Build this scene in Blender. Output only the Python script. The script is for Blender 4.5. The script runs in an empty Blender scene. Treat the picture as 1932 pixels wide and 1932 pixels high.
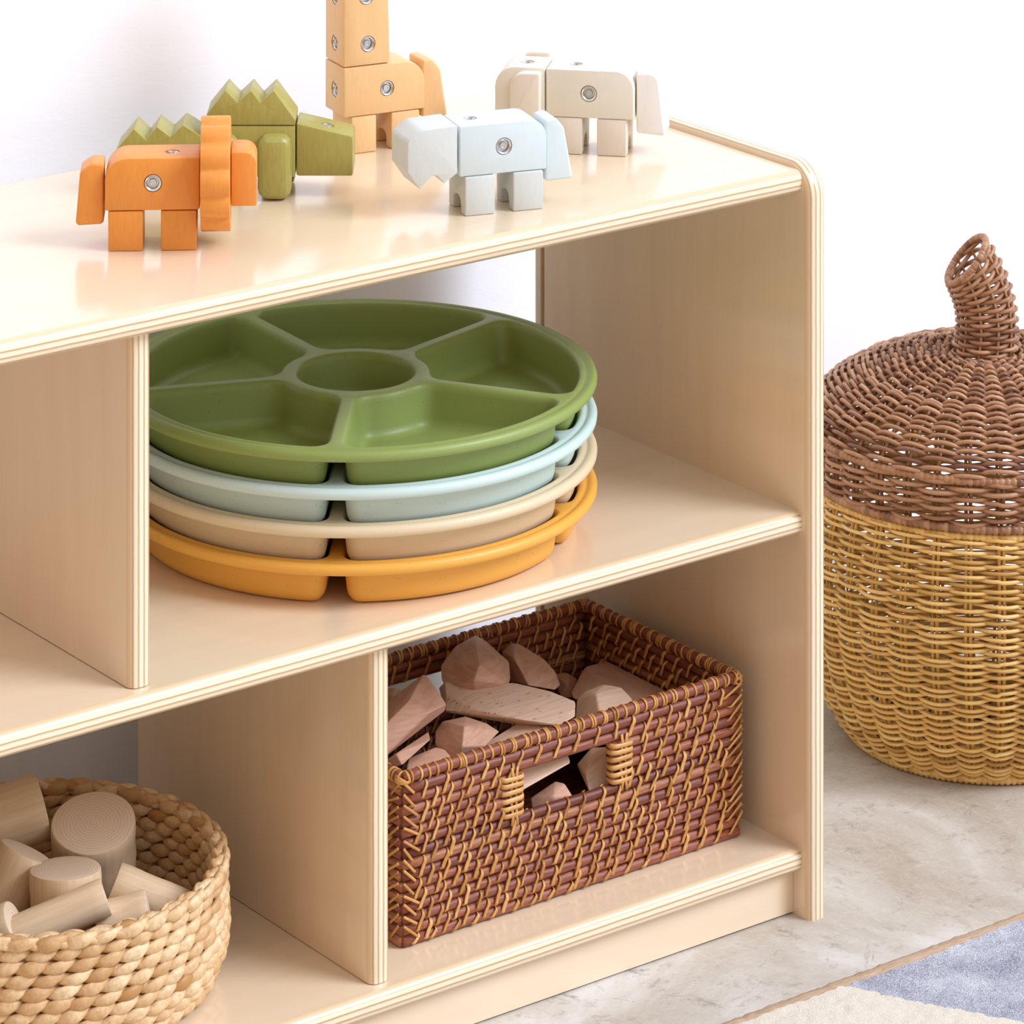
import bpy, bmesh, math, random
import numpy as np
from mathutils import Vector, Matrix
from mathutils.geometry import delaunay_2d_cdt
random.seed(7); rng = np.random.default_rng(7)
PI = math.pi; R = math.radians
scene = bpy.context.scene
COL = scene.collection

# ------------------------------------------------------------------ objects
def tag(o, label=None, cat=None, group=None, kind=None):
    if label: o['label'] = label
    if cat: o['category'] = cat
    if group: o['group'] = group
    if kind: o['kind'] = kind
    return o

def thing(name, label, cat, loc=(0, 0, 0), rotz=0.0, group=None):
    o = bpy.data.objects.new(name, None); COL.objects.link(o)
    o.location = loc; o.rotation_euler = (0, 0, rotz); o.empty_display_size = .02
    return tag(o, label, cat, group)

def link(name, me, mat=None, parent=None, loc=None):
    o = bpy.data.objects.new(name, me); COL.objects.link(o)
    if mat is not None:
        if len(me.materials): me.materials.clear()
        for m in (mat if isinstance(mat, (list, tuple)) else [mat]): me.materials.append(m)
    if parent: o.parent = parent
    if loc is not None: o.location = loc
    return o

class MB:
    """collects vertices / faces with a per-vertex random value"""
    def __init__(s): s.v = []; s.f = []; s.r = []; s.n = 0; s.mi = []
    def add(s, V, F, rnd=0.5, mi=0):
        V = np.asarray(V, float); s.v.append(V)
        s.r.append(np.full(len(V), rnd) if np.isscalar(rnd) else np.asarray(rnd))
        n = s.n
        s.f.extend([tuple(i + n for i in f) for f in F]); s.mi.extend([mi] * len(F)); s.n += len(V)
    def mesh(s, name, smooth=True, sharp=None):
        me = bpy.data.meshes.new(name)
        V = np.vstack(s.v)
        me.from_pydata(V.tolist(), [], s.f)
        me.validate(verbose=False)
        a = me.attributes.new('rnd', 'FLOAT', 'POINT')
        a.data.foreach_set('value', np.concatenate(s.r).astype(np.float32))
        if len(me.polygons) == len(s.mi): me.polygons.foreach_set('material_index', np.array(s.mi, np.int32))
        me.polygons.foreach_set('use_smooth', np.full(len(me.polygons), smooth))
        if sharp: me.set_sharp_from_angle(angle=R(sharp))
        me.update(); return me
    def build(s, name, mat, parent=None, smooth=True, sharp=None):
        return link(name, s.mesh(name, smooth, sharp), mat, parent)

def frames(P, closed):
    P = np.asarray(P, float); n = len(P)
    if closed: T = np.roll(P, -1, 0) - np.roll(P, 1, 0)
    else: T = np.gradient(P, axis=0)
    T /= np.linalg.norm(T, axis=1)[:, None] + 1e-12
    return P, T

def tube(mb, P, rad, sides=6, closed=False, rnd=0.5, ref=(0, 0, 1), flat=None, cap=True):
    """sweep along P; ref = rough side direction; flat = (half width across, half width along ref)"""
    P, T = frames(P, closed); n = len(P)
    ref = np.asarray(ref, float)
    if ref.ndim == 1: ref = np.tile(ref, (n, 1))
    B = np.cross(T, ref); L = np.linalg.norm(B, axis=1)
    bad = L < 1e-3
    if bad.any(): B[bad] = np.cross(T[bad], [1, .3, 0])
    B /= np.linalg.norm(B, axis=1)[:, None]
    N = np.cross(B, T)
    a = np.arange(sides) * 2 * PI / sides + PI / sides
    rad = np.broadcast_to(np.asarray(rad, float), (n,))
    if flat is None: ca, sa = np.cos(a), np.sin(a); V = P[:, None] + rad[:, None, None] * (ca[None, :, None] * B[:, None] + sa[None, :, None] * N[:, None])
    else:
        ca, sa = np.cos(a) * flat[0], np.sin(a) * flat[1]
        V = P[:, None] + rad[:, None, None] * (ca[None, :, None] * B[:, None] + sa[None, :, None] * N[:, None])
    V = V.reshape(-1, 3); F = []
    m = n if closed else n - 1
    for i in range(m):
        j = (i + 1) % n
        for k in range(sides):
            l = (k + 1) % sides
            F.append((i * sides + k, i * sides + l, j * sides + l, j * sides + k))
    if not closed and cap:
        F.append(tuple(range(sides))[::-1]); F.append(tuple((n - 1) * sides + k for k in range(sides)))
    mb.add(V, F, rnd if np.isscalar(rnd) else np.repeat(rnd, sides))

def lathe(mb, prof, seg=32, M=None, rnd=.5, mi=0):
    V = []; F = []
    for r, h in prof:
        for k in range(seg):
            t = 2 * PI * k / seg; V.append((r * math.cos(t), r * math.sin(t), h))
    for i in range(len(prof) - 1):
        for k in range(seg):
            l = (k + 1) % seg; F.append((i * seg + k, i * seg + l, (i + 1) * seg + l, (i + 1) * seg + k))
    if prof[-1][0] > 0: F.append(tuple((len(prof) - 1) * seg + k for k in range(seg)))
    if prof[0][0] > 0: F.append(tuple(range(seg))[::-1])
    V = np.array(V)
    if M is not None: V = (np.array(M.to_3x3()) @ V.T).T + np.array(M.translation)
    mb.add(V, F, rnd, mi)

def bm_mesh(bm, name, sharp=35, smooth=True):
    me = bpy.data.meshes.new(name); bm.normal_update(); bm.to_mesh(me); bm.free()
    me.polygons.foreach_set('use_smooth', np.full(len(me.polygons), smooth))
    if smooth: me.set_sharp_from_angle(angle=R(sharp))
    me.update(); return me

def fillet(pts, n=6):
    """2D polygon [(x,y,r)] -> rounded outline"""
    out = []; m = len(pts)
    for i in range(m):
        p = Vector(pts[i][:2]); r = pts[i][2] if len(pts[i]) > 2 else 0
        if r <= 0: out.append(p); continue
        a = (Vector(pts[i - 1][:2]) - p); b = (Vector(pts[(i + 1) % m][:2]) - p)
        la, lb = a.length, b.length; a.normalize(); b.normalize()
        ang = a.angle(b); d = min(r / math.tan(ang / 2), la * .49, lb * .49); rr = d * math.tan(ang / 2)
        c = p + (a + b).normalized() * (rr / math.sin(ang / 2))
        s = p + a * d - c; e = p + b * d - c
        t0 = math.atan2(s.y, s.x); t1 = math.atan2(e.y, e.x); dt = (t1 - t0 + PI) % (2 * PI) - PI
        for k in range(n + 1):
            t = t0 + dt * k / n; out.append(c + Vector((math.cos(t), math.sin(t))) * rr)
    return [tuple(q) for q in out]

def prism(poly, a, b, axis='y', bevel=.0014, seg=2, taper=None):
    """extrude 2D outline between a and b. axis y: outline (x,z); axis x: outline (y,z); axis z: outline (x,y)"""
    bm = bmesh.new()
    def P(p, t):
        return {'y': (p[0], t, p[1]), 'x': (t, p[0], p[1]), 'z': (p[0], p[1], t)}[axis]
    cx = sum(p[0] for p in poly) / len(poly); cy = sum(p[1] for p in poly) / len(poly)
    va = [bm.verts.new(P(p, a)) for p in poly]; vb = [bm.verts.new(P(p, b)) for p in poly]
    n = len(poly)
    bm.faces.new(va); bm.faces.new(vb[::-1])
    for i in range(n): bm.faces.new((va[i], vb[i], vb[(i + 1) % n], va[(i + 1) % n]))
    bmesh.ops.recalc_face_normals(bm, faces=bm.faces)
    if bevel:
        es = [e for e in bm.edges if e.calc_face_angle(0) > R(28)]
        bmesh.ops.bevel(bm, geom=es, offset=bevel, segments=seg, profile=.5, affect='EDGES', clamp_overlap=True)
    return bm

def hull_mesh(pts, name, bevel=.0012):
    bm = bmesh.new()
    for p in pts: bm.verts.new(p)
    r = bmesh.ops.convex_hull(bm, input=bm.verts)
    bmesh.ops.delete(bm, geom=[g for g in r['geom_interior'] if isinstance(g, bmesh.types.BMVert)], context='VERTS')
    bmesh.ops.dissolve_limit(bm, angle_limit=R(9), verts=bm.verts, edges=bm.edges)
    bmesh.ops.bevel(bm, geom=[e for e in bm.edges], offset=bevel, segments=2, profile=.5, affect='EDGES', clamp_overlap=True)
    bmesh.ops.recalc_face_normals(bm, faces=bm.faces)
    return bm_mesh(bm, name, 14)

def cut_holes(me, cutters):
    """drill round holes (centre, normal, radius, depth) into a mesh"""
    if not cutters: return me
    o = bpy.data.objects.new('tmp', me); COL.objects.link(o); tmp = []
    for c, n, r, d in cutters:
        n = Vector(n).normalized(); M = n.to_track_quat('Z', 'Y').to_matrix().to_4x4(); M.translation = Vector(c)
        mb = MB(); lathe(mb, [(r, -d), (r, .004)], 36, M)
        k = bpy.data.objects.new('cut', mb.mesh('cut', False)); COL.objects.link(k); tmp.append(k)
        b = o.modifiers.new('b', 'BOOLEAN'); b.operation = 'DIFFERENCE'; b.object = k; b.solver = 'EXACT'
    dg = bpy.context.evaluated_depsgraph_get(); dg.update()
    new = bpy.data.meshes.new_from_object(o.evaluated_get(dg))
    for k in tmp: bpy.data.objects.remove(k)
    bpy.data.objects.remove(o)
    new.polygons.foreach_set('use_smooth', np.full(len(new.polygons), True)); new.set_sharp_from_angle(angle=R(35))
    return new

# ------------------------------------------------------------------ materials
class NT:
    def __init__(s, name):
        s.m = bpy.data.materials.new(name); s.m.use_nodes = True; s.t = s.m.node_tree
        s.b = s.t.nodes['Principled BSDF']
    def n(s, typ, **kw):
        x = s.t.nodes.new(typ)
        for k, v in kw.items():
            if k in ('operation', 'blend_type', 'data_type', 'attribute_name', 'wave_type', 'bands_direction', 'rings_direction', 'feature', 'noise_dimensions', 'wave_profile', 'distance', 'invert'): setattr(x, k, v)
            else:
                inp = x.inputs[k.replace('_', ' ')] if not k.startswith('i') or not k[1:].isdigit() else x.inputs[int(k[1:])]
                s.set(inp, v)
        return x
    def set(s, inp, v):
        if isinstance(v, bpy.types.NodeSocket): s.t.links.new(v, inp)
        elif isinstance(v, (tuple, list)) and len(v) == 3 and inp.type == 'RGBA': inp.default_value = (*v, 1)
        else: inp.default_value = v
    def coords(s, scale=(1, 1, 1), rot=(0, 0, 0), kind='Object'):
        tc = s.n('ShaderNodeTexCoord'); mp = s.n('ShaderNodeMapping')
        s.t.links.new(tc.outputs[kind], mp.inputs['Vector']); mp.inputs['Scale'].default_value = scale; mp.inputs['Rotation'].default_value = rot
        return mp.outputs['Vector']
    def noise(s, vec, scale, detail=4, rough=.5, dist=0):
        return s.n('ShaderNodeTexNoise', Vector=vec, Scale=scale, Detail=detail, Roughness=rough, Distortion=dist).outputs['Fac']
    def ramp(s, fac, stops):
        r = s.n('ShaderNodeValToRGB'); s.set(r.inputs['Fac'], fac); e = r.color_ramp.elements
        while len(e) < len(stops): e.new(.5)
        for x, (p, c) in zip(e, stops):
            x.position = p; x.color = (*c, 1) if len(c) == 3 else c
        return r.outputs['Color']
    def mix(s, fac, a, b, mode='MIX'):
        x = s.n('ShaderNodeMix', data_type='RGBA', blend_type=mode)
        s.set(x.inputs[0], fac); s.set(x.inputs[6], a); s.set(x.inputs[7], b); return x.outputs[2]
    def math(s, op, a, b=0.0):
        x = s.n('ShaderNodeMath', operation=op); s.set(x.inputs[0], a); s.set(x.inputs[1], b); return x.outputs[0]
    def attr(s, name): return s.n('ShaderNodeAttribute', attribute_name=name).outputs['Fac']
    def bump(s, h, strength=.2, dist=.001, normal=None):
        x = s.n('ShaderNodeBump', Strength=strength, Distance=dist, Height=h)
        if normal is not None: s.set(x.inputs['Normal'], normal)
        return x.outputs['Normal']
    def out(s, color=None, rough=.5, normal=None, **kw):
        if color is not None: s.set(s.b.inputs['Base Color'], color)
        s.set(s.b.inputs['Roughness'], rough)
        if normal is not None: s.set(s.b.inputs['Normal'], normal)
        for k, v in kw.items(): s.set(s.b.inputs[k.replace('_', ' ')], v)
        return s.m

def lin(r, g, b):
    return tuple((c / 255 / 12.92) if c / 255 <= .04045 else ((c / 255 + .055) / 1.055) ** 2.4 for c in (r, g, b))

def birch(name, stretch, tint=(1, 1, 1)):
    t = NT(name); v = t.coords(stretch)
    a = t.noise(v, 1.6, 5, .6, 1.0); b = t.noise(v, 40, 3, .6)
    c0 = tuple(x * y for x, y in zip(BIRCH, tint))
    c = t.ramp(a, [(.25, tuple(x * y for x, y in zip(c0, (.95, .93, .90)))), (.5, c0), (.8, tuple(min(.95, x * 1.05) for x in c0))])
    c = t.mix(t.ramp(b, [(.45, (0, 0, 0)), (.75, (.10, .10, .10))]), c, tuple(x * y for x, y in zip(c0, (.90, .85, .78))))
    return t.out(c, .34, t.bump(b, .02, .0005), Specular_IOR_Level=.3, Coat_Weight=1.0, Coat_Roughness=.15, Coat_IOR=1.9)
BIRCH = (.82, .65, .44)

def ply_edge():
    t = NT('plywood_edge'); a = t.attr('ply')
    v = t.coords((1, 1, 1)); wob = t.noise(v, 60, 2)
    f = t.math('ADD', a, t.math('MULTIPLY', t.math('SUBTRACT', wob, .5), .03))
    light, dark, mid = (.88, .77, .55), (.42, .25, .10), (.76, .56, .33)
    st = [(0, mid), (.10, mid), (.13, dark), (.19, light), (.27, light), (.31, mid), (.36, dark), (.41, light), (.53, light), (.57, mid), (.61, dark), (.66, light), (.76, light), (.80, mid), (.85, dark), (.90, mid), (1, mid)]
    c = t.ramp(f, st)
    n2 = t.noise(t.coords((30, 30, 30)), 8, 3)
    c = t.mix(t.math('MULTIPLY', n2, .22), c, (.72, .56, .38))
    return t.out(c, .38, Specular_IOR_Level=.3, Coat_Weight=.8, Coat_Roughness=.2)

def paint(name, c, grain=.10, rough=.42):
    t = NT(name); v = t.coords((12, 12, 2.5), (0, R(90), 0)); a = t.noise(v, 30, 4, .6, .3); b = t.noise(t.coords(), 25, 2)
    dk = tuple(x * (1 - grain * 1.6) for x in c); lt = tuple(min(1, x * (1 + grain)) for x in c)
    col = t.ramp(a, [(.3, dk), (.55, c), (.8, lt)])
    return t.out(col, rough, t.bump(a, .08, .0004), Specular_IOR_Level=.4)

def speckled(name, c):
    t = NT(name); v = t.coords()
    n = t.n('ShaderNodeTexVoronoi', Vector=v, Scale=260, feature='F1').outputs['Distance']
    g = t.noise(v, 90, 3)
    m = t.math('MULTIPLY', t.math('LESS_THAN', n, .16), t.math('GREATER_THAN', g, .56))
    col = t.mix(t.math('MULTIPLY', m, .4), c, tuple(x * .45 for x in c))
    col = t.mix(t.math('MULTIPLY', t.math('SUBTRACT', t.noise(v, 400, 2), .3), .18), col, tuple(x * .8 for x in c))
    return t.out(col, .42, t.bump(t.noise(v, 300, 2), .03, .0003), Specular_IOR_Level=.45)

def strand(name, dark, mid, light, rough=.45, grain=300, grain_amt=.5, bump=.25, scale=(1, 1, 1)):
    t = NT(name); a = t.attr('rnd')
    c = t.ramp(a, [(0, dark), (.5, mid), (1, light)])
    n = t.noise(t.coords(scale), grain, 3, .7)
    c = t.mix(t.math('MULTIPLY', t.ramp(n, [(.35, (1, 1, 1)), (.65, (0, 0, 0))]), grain_amt), c, dark)
    return t.out(c, rough, t.bump(n, bump, .0006), Specular_IOR_Level=.4)

M = {}
def make_materials():
    M['birch_x'] = birch('birch_along_x', (1.2, 14, 14)); M['birch_z'] = birch('birch_along_z', (14, 14, 1.2))
    M['ply'] = ply_edge()
    M['orange'] = paint('orange_stain', (.78, .30, .052), .04, .38); M['green'] = paint('olive_stain', (.38, .335, .08), .07, .34)
    M['peach'] = paint('peach_stain', (0.82, 0.514, 0.235), .03, .38); M['blue'] = paint('pale_blue_paint', (0.66, 0.76, 0.75), .015, .36)
    M['grey'] = paint('pale_grey_paint', (0.62, 0.65, 0.60), .025, .38)
    M['cream'] = paint('cream_paint', (.79, .745, .615), .015, .36); M['sand'] = paint('sand_paint', (.78, .695, .56), .02, .38); M['glare_white'] = paint('glare_white_paint', (.90, .88, .82), .015, .36)  # the last one carries the glare on the elephant's tail as colour
    M['steel'] = NT('steel').out((.70, .70, .69), .22, Metallic=1.0)
    M['steel_dull'] = NT('dull_steel').out((.42, .39, .36), .4, Metallic=1.0)
    M['tray_green'] = speckled('green_plastic', (.27, .345, .09)); M['tray_blue'] = speckled('pale_blue_plastic', (0.58, 0.708, 0.647))
    M['tray_beige'] = speckled('beige_plastic', (0.72, 0.577, 0.361)); M['tray_orange'] = speckled('orange_plastic', (0.8, 0.398, 0.0588))
    M['rod'] = strand('stained_rattan_rod', (.12, .025, .014), (.38, .115, .052), (.62, .28, .11), .42, 520, .75, .55, (.10, .10, 1.6))
    M['wrap'] = strand('rattan_peel', (0.34, 0.136, 0.0336), (0.6, 0.291, 0.0756), (0.78, 0.456, 0.16), .33, 200, .25)
    M['hya'] = strand('water_hyacinth', (0.46, 0.233, 0.0756), (0.76, 0.524, 0.277), (0.88, 0.698, 0.428), .42, 190, .5, .7)
    M['wick_y'] = strand('yellow_wicker', (.46, .25, .06), (.80, .50, .15), (.90, .63, .24), .42, 160, .2)
    M['wick_b'] = strand('brown_wicker', (0.17, 0.0679, 0.0336), (0.42, 0.209, 0.101), (0.54, 0.301, 0.16), .32, 160, .22)
    # beech
    t = NT('beech'); v = t.coords((6, 6, 60), (R(20), R(35), 0)); a = t.noise(v, 6, 4, .6, .4)
    sp = t.n('ShaderNodeTexVoronoi', Vector=t.coords((110, 260, 420), (R(15), R(30), 0)), Scale=1.0).outputs['Distance']
    c = t.ramp(a, [(.3, (.53, .285, .18)), (.55, (.62, .36, .24)), (.8, (.69, .43, .295))])
    c = t.mix(t.math('MULTIPLY', t.math('LESS_THAN', sp, .13), .35), c, (0.4, 0.194, 0.0924))
    M['beech'] = t.out(c, .55, t.bump(a, .1, .0005), Specular_IOR_Level=.3)
    for nm, flecks in (('beech_pale', False), ('beech_flecked', True)):
        t = NT(nm); v = t.coords((5, 50, 5), (R(10), R(25), R(15))); a = t.noise(v, 6, 4, .6, .4)
        c = t.ramp(a, [(.3, (.66, .44, .30)), (.55, (.76, .535, .385)), (.8, (.82, .60, .45))])
        if flecks:
            sp = t.n('ShaderNodeTexVoronoi', Vector=t.coords((75, 240, 240), (0, R(15), R(-28))), Scale=1.0).outputs['Distance']
            c = t.mix(t.math('MULTIPLY', t.math('LESS_THAN', sp, .17), .75), c, (.34, .16, .08))
        M[nm] = t.out(c, .55, t.bump(a, .1, .0005), Specular_IOR_Level=.3)
    # peeled branch wood: side grain and end rings (local z is the axis)
    t = NT('branch_side'); v = t.coords((20, 20, 1.5)); a = t.noise(v, 12, 4, .6, .3)
    M['branch'] = t.out(t.ramp(a, [(.25, (0.68, 0.485, 0.286)), (.55, (0.77, 0.582, 0.37)), (.85, (0.83, 0.669, 0.454))]), .5, t.bump(a, .12, .0005), Specular_IOR_Level=.3)
    t = NT('branch_end'); v = t.coords((1, 1, .05))
    w = t.n('ShaderNodeTexWave', wave_type='RINGS', rings_direction='Z', Vector=v, Scale=120, Distortion=3.5, Detail=3, Detail_Scale=1.5).outputs['Fac']
    M['branch_end'] = t.out(t.ramp(w, [(0, (0.71, 0.533, 0.361)), (.35, (0.775, 0.601, 0.424)), (1, (0.8, 0.635, 0.454))]), .6, t.bump(w, .08, .0004), Specular_IOR_Level=.25)
    # plaster
    t = NT('white_plaster'); v = t.coords((1, 1, 2.2)); a = t.noise(v, 26, 5, .6, .8); b = t.noise(v, 140, 3)
    h = t.math('ADD', a, t.math('MULTIPLY', b, .25))
    M['wall'] = t.out((.93, .93, .935), .8, t.bump(h, .10, .003), Specular_IOR_Level=.2)
    # concrete
    t = NT('pale_concrete'); v = t.coords((1, 1, 1))
    a = t.noise(v, 3.6, 7, .66, .8); b = t.noise(v, 48, 6, .75, .4); s = t.noise(t.coords((34, 16, 1), (0, 0, R(35))), 3, 7, .78, 1.8); s2 = t.noise(t.coords((16, 36, 1), (0, 0, R(20))), 3, 7, .78, 1.8)
    c = t.ramp(a, [(.34, (.42, .345, .255)), (.50, (.55, .495, .405)), (.62, (.70, .665, .60))])
    c = t.mix(t.ramp(s, [(.50, (0, 0, 0)), (.74, (.42, .42, .42))]), c, (.74, .70, .63))
    c = t.mix(t.ramp(s2, [(.52, (0, 0, 0)), (.76, (.4, .4, .4))]), c, (.75, .71, .64))
    c = t.mix(t.ramp(b, [(.34, (.6, .6, .6)), (.44, (0, 0, 0))]), c, (.33, .28, .22))
    d = t.noise(v, 9, 8, .85, 1.6)
    c = t.mix(t.ramp(d, [(.34, (.8, .8, .8)), (.43, (0, 0, 0))]), c, (.26, .22, .18))
    M['floor'] = t.out(c, .55, t.bump(t.math('ADD', s, b), .15, .001), Specular_IOR_Level=.3)
    # rug pile
    t = NT('rug_pile'); v = t.coords()
    sep = t.n('ShaderNodeSeparateXYZ', Vector=v); x, y = sep.outputs[0], sep.outputs[1]
    edge = t.noise(v, 90, 3)
    # distance to the line that parts cream from blue
    dist = t.math('ADD', t.math('ADD', t.math('MULTIPLY', x, .881), t.math('MULTIPLY', y, .473)), t.math('MULTIPLY', t.math('SUBTRACT', edge, .5), .012))
    f = t.math('GREATER_THAN', dist, -.1092)
    g1 = t.noise(v, 950, 2, .8); g2 = t.noise(v, 22, 4, .6)
    blue = t.ramp(t.math('ADD', t.math('MULTIPLY', g1, .72), t.math('MULTIPLY', g2, .28)), [(.38, (.16, .165, .215)), (.5, (.42, .425, .475)), (.62, (.74, .735, .74))])
    crm = t.ramp(g1, [(.3, (0.62, 0.543, 0.428)), (.6, (0.83, 0.761, 0.622))])
    M['rug'] = t.out(t.mix(f, crm, blue), .9, t.bump(g1, .5, .002), Specular_IOR_Level=.1)
    t = NT('rug_binding'); g = t.noise(t.coords((60, 900, 900), (0, 0, R(40))), 1, 2)
    M['binding'] = t.out(t.ramp(g, [(.3, (0.36, 0.233, 0.134)), (.7, (0.52, 0.369, 0.235))]), .8, t.bump(g, .5, .001))
make_materials()
ZB, ZM, ZT, H, D, TH = .0554, .328, .604, .610, .3707, .0184      # shelf levels, side height, depth, board thickness
XL = -1.237                                                       # inner face of the far left side panel

# ------------------------------------------------------------------ room
def grid_obj(name, mat, x0, x1, y0, y1, z):
    mb = MB(); mb.add([(x0, y0, z), (x1, y0, z), (x1, y1, z), (x0, y1, z)], [(0, 1, 2, 3)])
    return mb.build(name, mat, smooth=False)
fl = grid_obj('floor', M['floor'], -4, 4, -4, .441, 0); fl['kind'] = 'structure'
mb = MB(); mb.add([(-4, .441, 0), (4, .441, 0), (4, .441, 2.6), (-4, .441, 2.6), (-4, .541, 0), (4, .541, 0), (4, .541, 2.6), (-4, .541, 2.6)],
                  [(0, 1, 2, 3), (5, 4, 7, 6), (3, 2, 6, 7), (1, 5, 6, 2), (4, 0, 3, 7), (0, 4, 5, 1)])
wl = mb.build('wall_back', M['wall'], smooth=False); wl['kind'] = 'structure'

# ------------------------------------------------------------------ storage shelf
def set_ply(me, fn):
    a = me.attributes.new('ply', 'FLOAT', 'POINT')
    a.data.foreach_set('value', np.array([fn(v.co) for v in me.vertices], np.float32))

PROF = []
RB = .0066
for k in range(7):
    a = k * PI / 12; PROF.append((RB * (1 - math.sin(a)), RB * (1 - math.cos(a))))     # (inset, depth into thickness)
PROF = PROF + [(i, TH - t) for i, t in PROF[::-1]]                                    # full rounded edge, face to face

def board(name, axis, a0, a1, t0, f0, f1, face_mat, parent, back_round=True):
    """board swept along axis ('x' shelf / 'z' upright), rounded front edge; t0 = lower face of the thickness"""
    sec = [(f0 + i, t0 + t) for i, t in PROF]
    if back_round: sec += [(f1 - i, t0 + t) for i, t in PROF[::-1]]
    else: sec += [(f1, t0 + TH), (f1, t0)]
    npf = len(PROF)
    V = []; F = []; n = len(sec)
    for s in (a0, a1):
        for f, t in sec: V.append((s, f, t) if axis == 'x' else (t, f, s))
    mi = []
    for k in range(n):
        l = (k + 1) % n; F.append((k, l, n + l, n + k))
        flat = k in (npf - 1, n - 1) or (not back_round and k == npf + 1)
        mi.append(0 if flat else 1)
    F.append(tuple(range(n))[::-1]); F.append(tuple(range(n, 2 * n))); mi += [1, 1]
    me = bpy.data.meshes.new(name); me.from_pydata(V, [], F)
    me.polygons.foreach_set('material_index', np.array(mi, np.int32))
    bm = bmesh.new(); bm.from_mesh(me); bmesh.ops.recalc_face_normals(bm, faces=bm.faces); bm.to_mesh(me); bm.free()
    me.polygons.foreach_set('use_smooth', np.full(len(me.polygons), True)); me.set_sharp_from_angle(angle=R(40))
    set_ply(me, (lambda c: (c.z - t0) / TH) if axis == 'x' else (lambda c: (c.x - t0) / TH))
    return link(name, me, [face_mat, M['ply']], parent)

def side_panel(x0, parent, groove_side):
    """upright end panel, front / top / back edges rounded over, big rounded top corners"""
    RC = .027; rings = []
    for ins, t in PROF:
        r = RC - ins; y0, y1, zt = ins, D - ins, H - ins
        ring = [(y0, 0.0)]
        for k in range(13):
            a = PI - k * PI / 24; ring.append((RC + r * math.cos(a), H - RC + r * math.sin(a)))
        for k in range(13):
            a = PI / 2 - k * PI / 24; ring.append((D - RC + r * math.cos(a), H - RC + r * math.sin(a)))
        ring.append((y1, 0.0)); rings.append([(x0 + t, y, z) for y, z in ring])
    V = [p for r in rings for p in r]; n = len(rings[0]); m = len(rings); F = []; mi = []
    for j in range(m - 1):
        for k in range(n - 1): F.append((j * n + k, j * n + k + 1, (j + 1) * n + k + 1, (j + 1) * n + k)); mi.append(1)
    F.append(tuple(range(n))[::-1]); mi.append(0)
    F.append(tuple((m - 1) * n + k for k in range(n))); mi.append(0)
    F.append(tuple([j * n for j in range(m)] + [j * n + n - 1 for j in range(m - 1, -1, -1)])); mi.append(1)
    me = bpy.data.meshes.new('side_panel'); me.from_pydata(V, [], F)
    me.polygons.foreach_set('material_index', np.array(mi, np.int32))
    bm = bmesh.new(); bm.from_mesh(me); bmesh.ops.recalc_face_normals(bm, faces=bm.faces); bm.to_mesh(me); bm.free()
    # groove for the (missing) back board
    o = bpy.data.objects.new('tmp', me); COL.objects.link(o); me.materials.append(M['birch_z']); me.materials.append(M['ply'])
    gx = x0 if groove_side < 0 else x0 + TH
    c = bpy.data.objects.new('cut', bpy.data.meshes.new('cut')); COL.objects.link(c); bm = bmesh.new()
    bmesh.ops.create_cube(bm, size=1, matrix=Matrix.Translation((gx, .3559, .32)) @ Matrix.Diagonal((.012, .0055, .53, 1))); bm.to_mesh(c.data); bm.free()
    b = o.modifiers.new('b', 'BOOLEAN'); b.operation = 'DIFFERENCE'; b.object = c; b.solver = 'EXACT'
    dg = bpy.context.evaluated_depsgraph_get(); dg.update(); new = bpy.data.meshes.new_from_object(o.evaluated_get(dg))
    bpy.data.objects.remove(c); bpy.data.objects.remove(o)
    new.polygons.foreach_set('use_smooth', np.full(len(new.polygons), True)); new.set_sharp_from_angle(angle=R(30))
    set_ply(new, lambda q: (q.x - x0) / TH)
    p = link('side_panel', new, None, parent); return p

shelf = thing('storage_shelf', 'low pale birch plywood shelf unit carrying all the toys, trays and small baskets', 'shelf', (0, 0, 0))
side_panel(0.0, shelf, -1); side_panel(XL - TH, shelf, 1)
for z in (ZT, ZM, ZB): board('shelf_board', 'x', XL, 0.0, z - TH, .0100, D - .002, M['birch_x'], shelf)
board('divider', 'z', ZM + .0006, ZT - TH - .0004, -.6276, .0222, .3535, M['birch_z'], shelf, False)
for x in (-.4159, -.8402): board('divider', 'z', ZB + .0006, ZM - TH - .0004, x, .0222, .3535, M['birch_z'], shelf, False)
def kick(y0):
    bm = bmesh.new(); bmesh.ops.create_cube(bm, size=1, matrix=Matrix.Translation((XL / 2, y0 + .007, (ZB - TH) / 2 + .0008)) @ Matrix.Diagonal((-XL - .0004, .014, ZB - TH - .0016, 1)))
    link('kick_board', bm_mesh(bm, 'kick_board', smooth=False), M['birch_x'], shelf)
kick(.0206); kick(.335)

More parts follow.
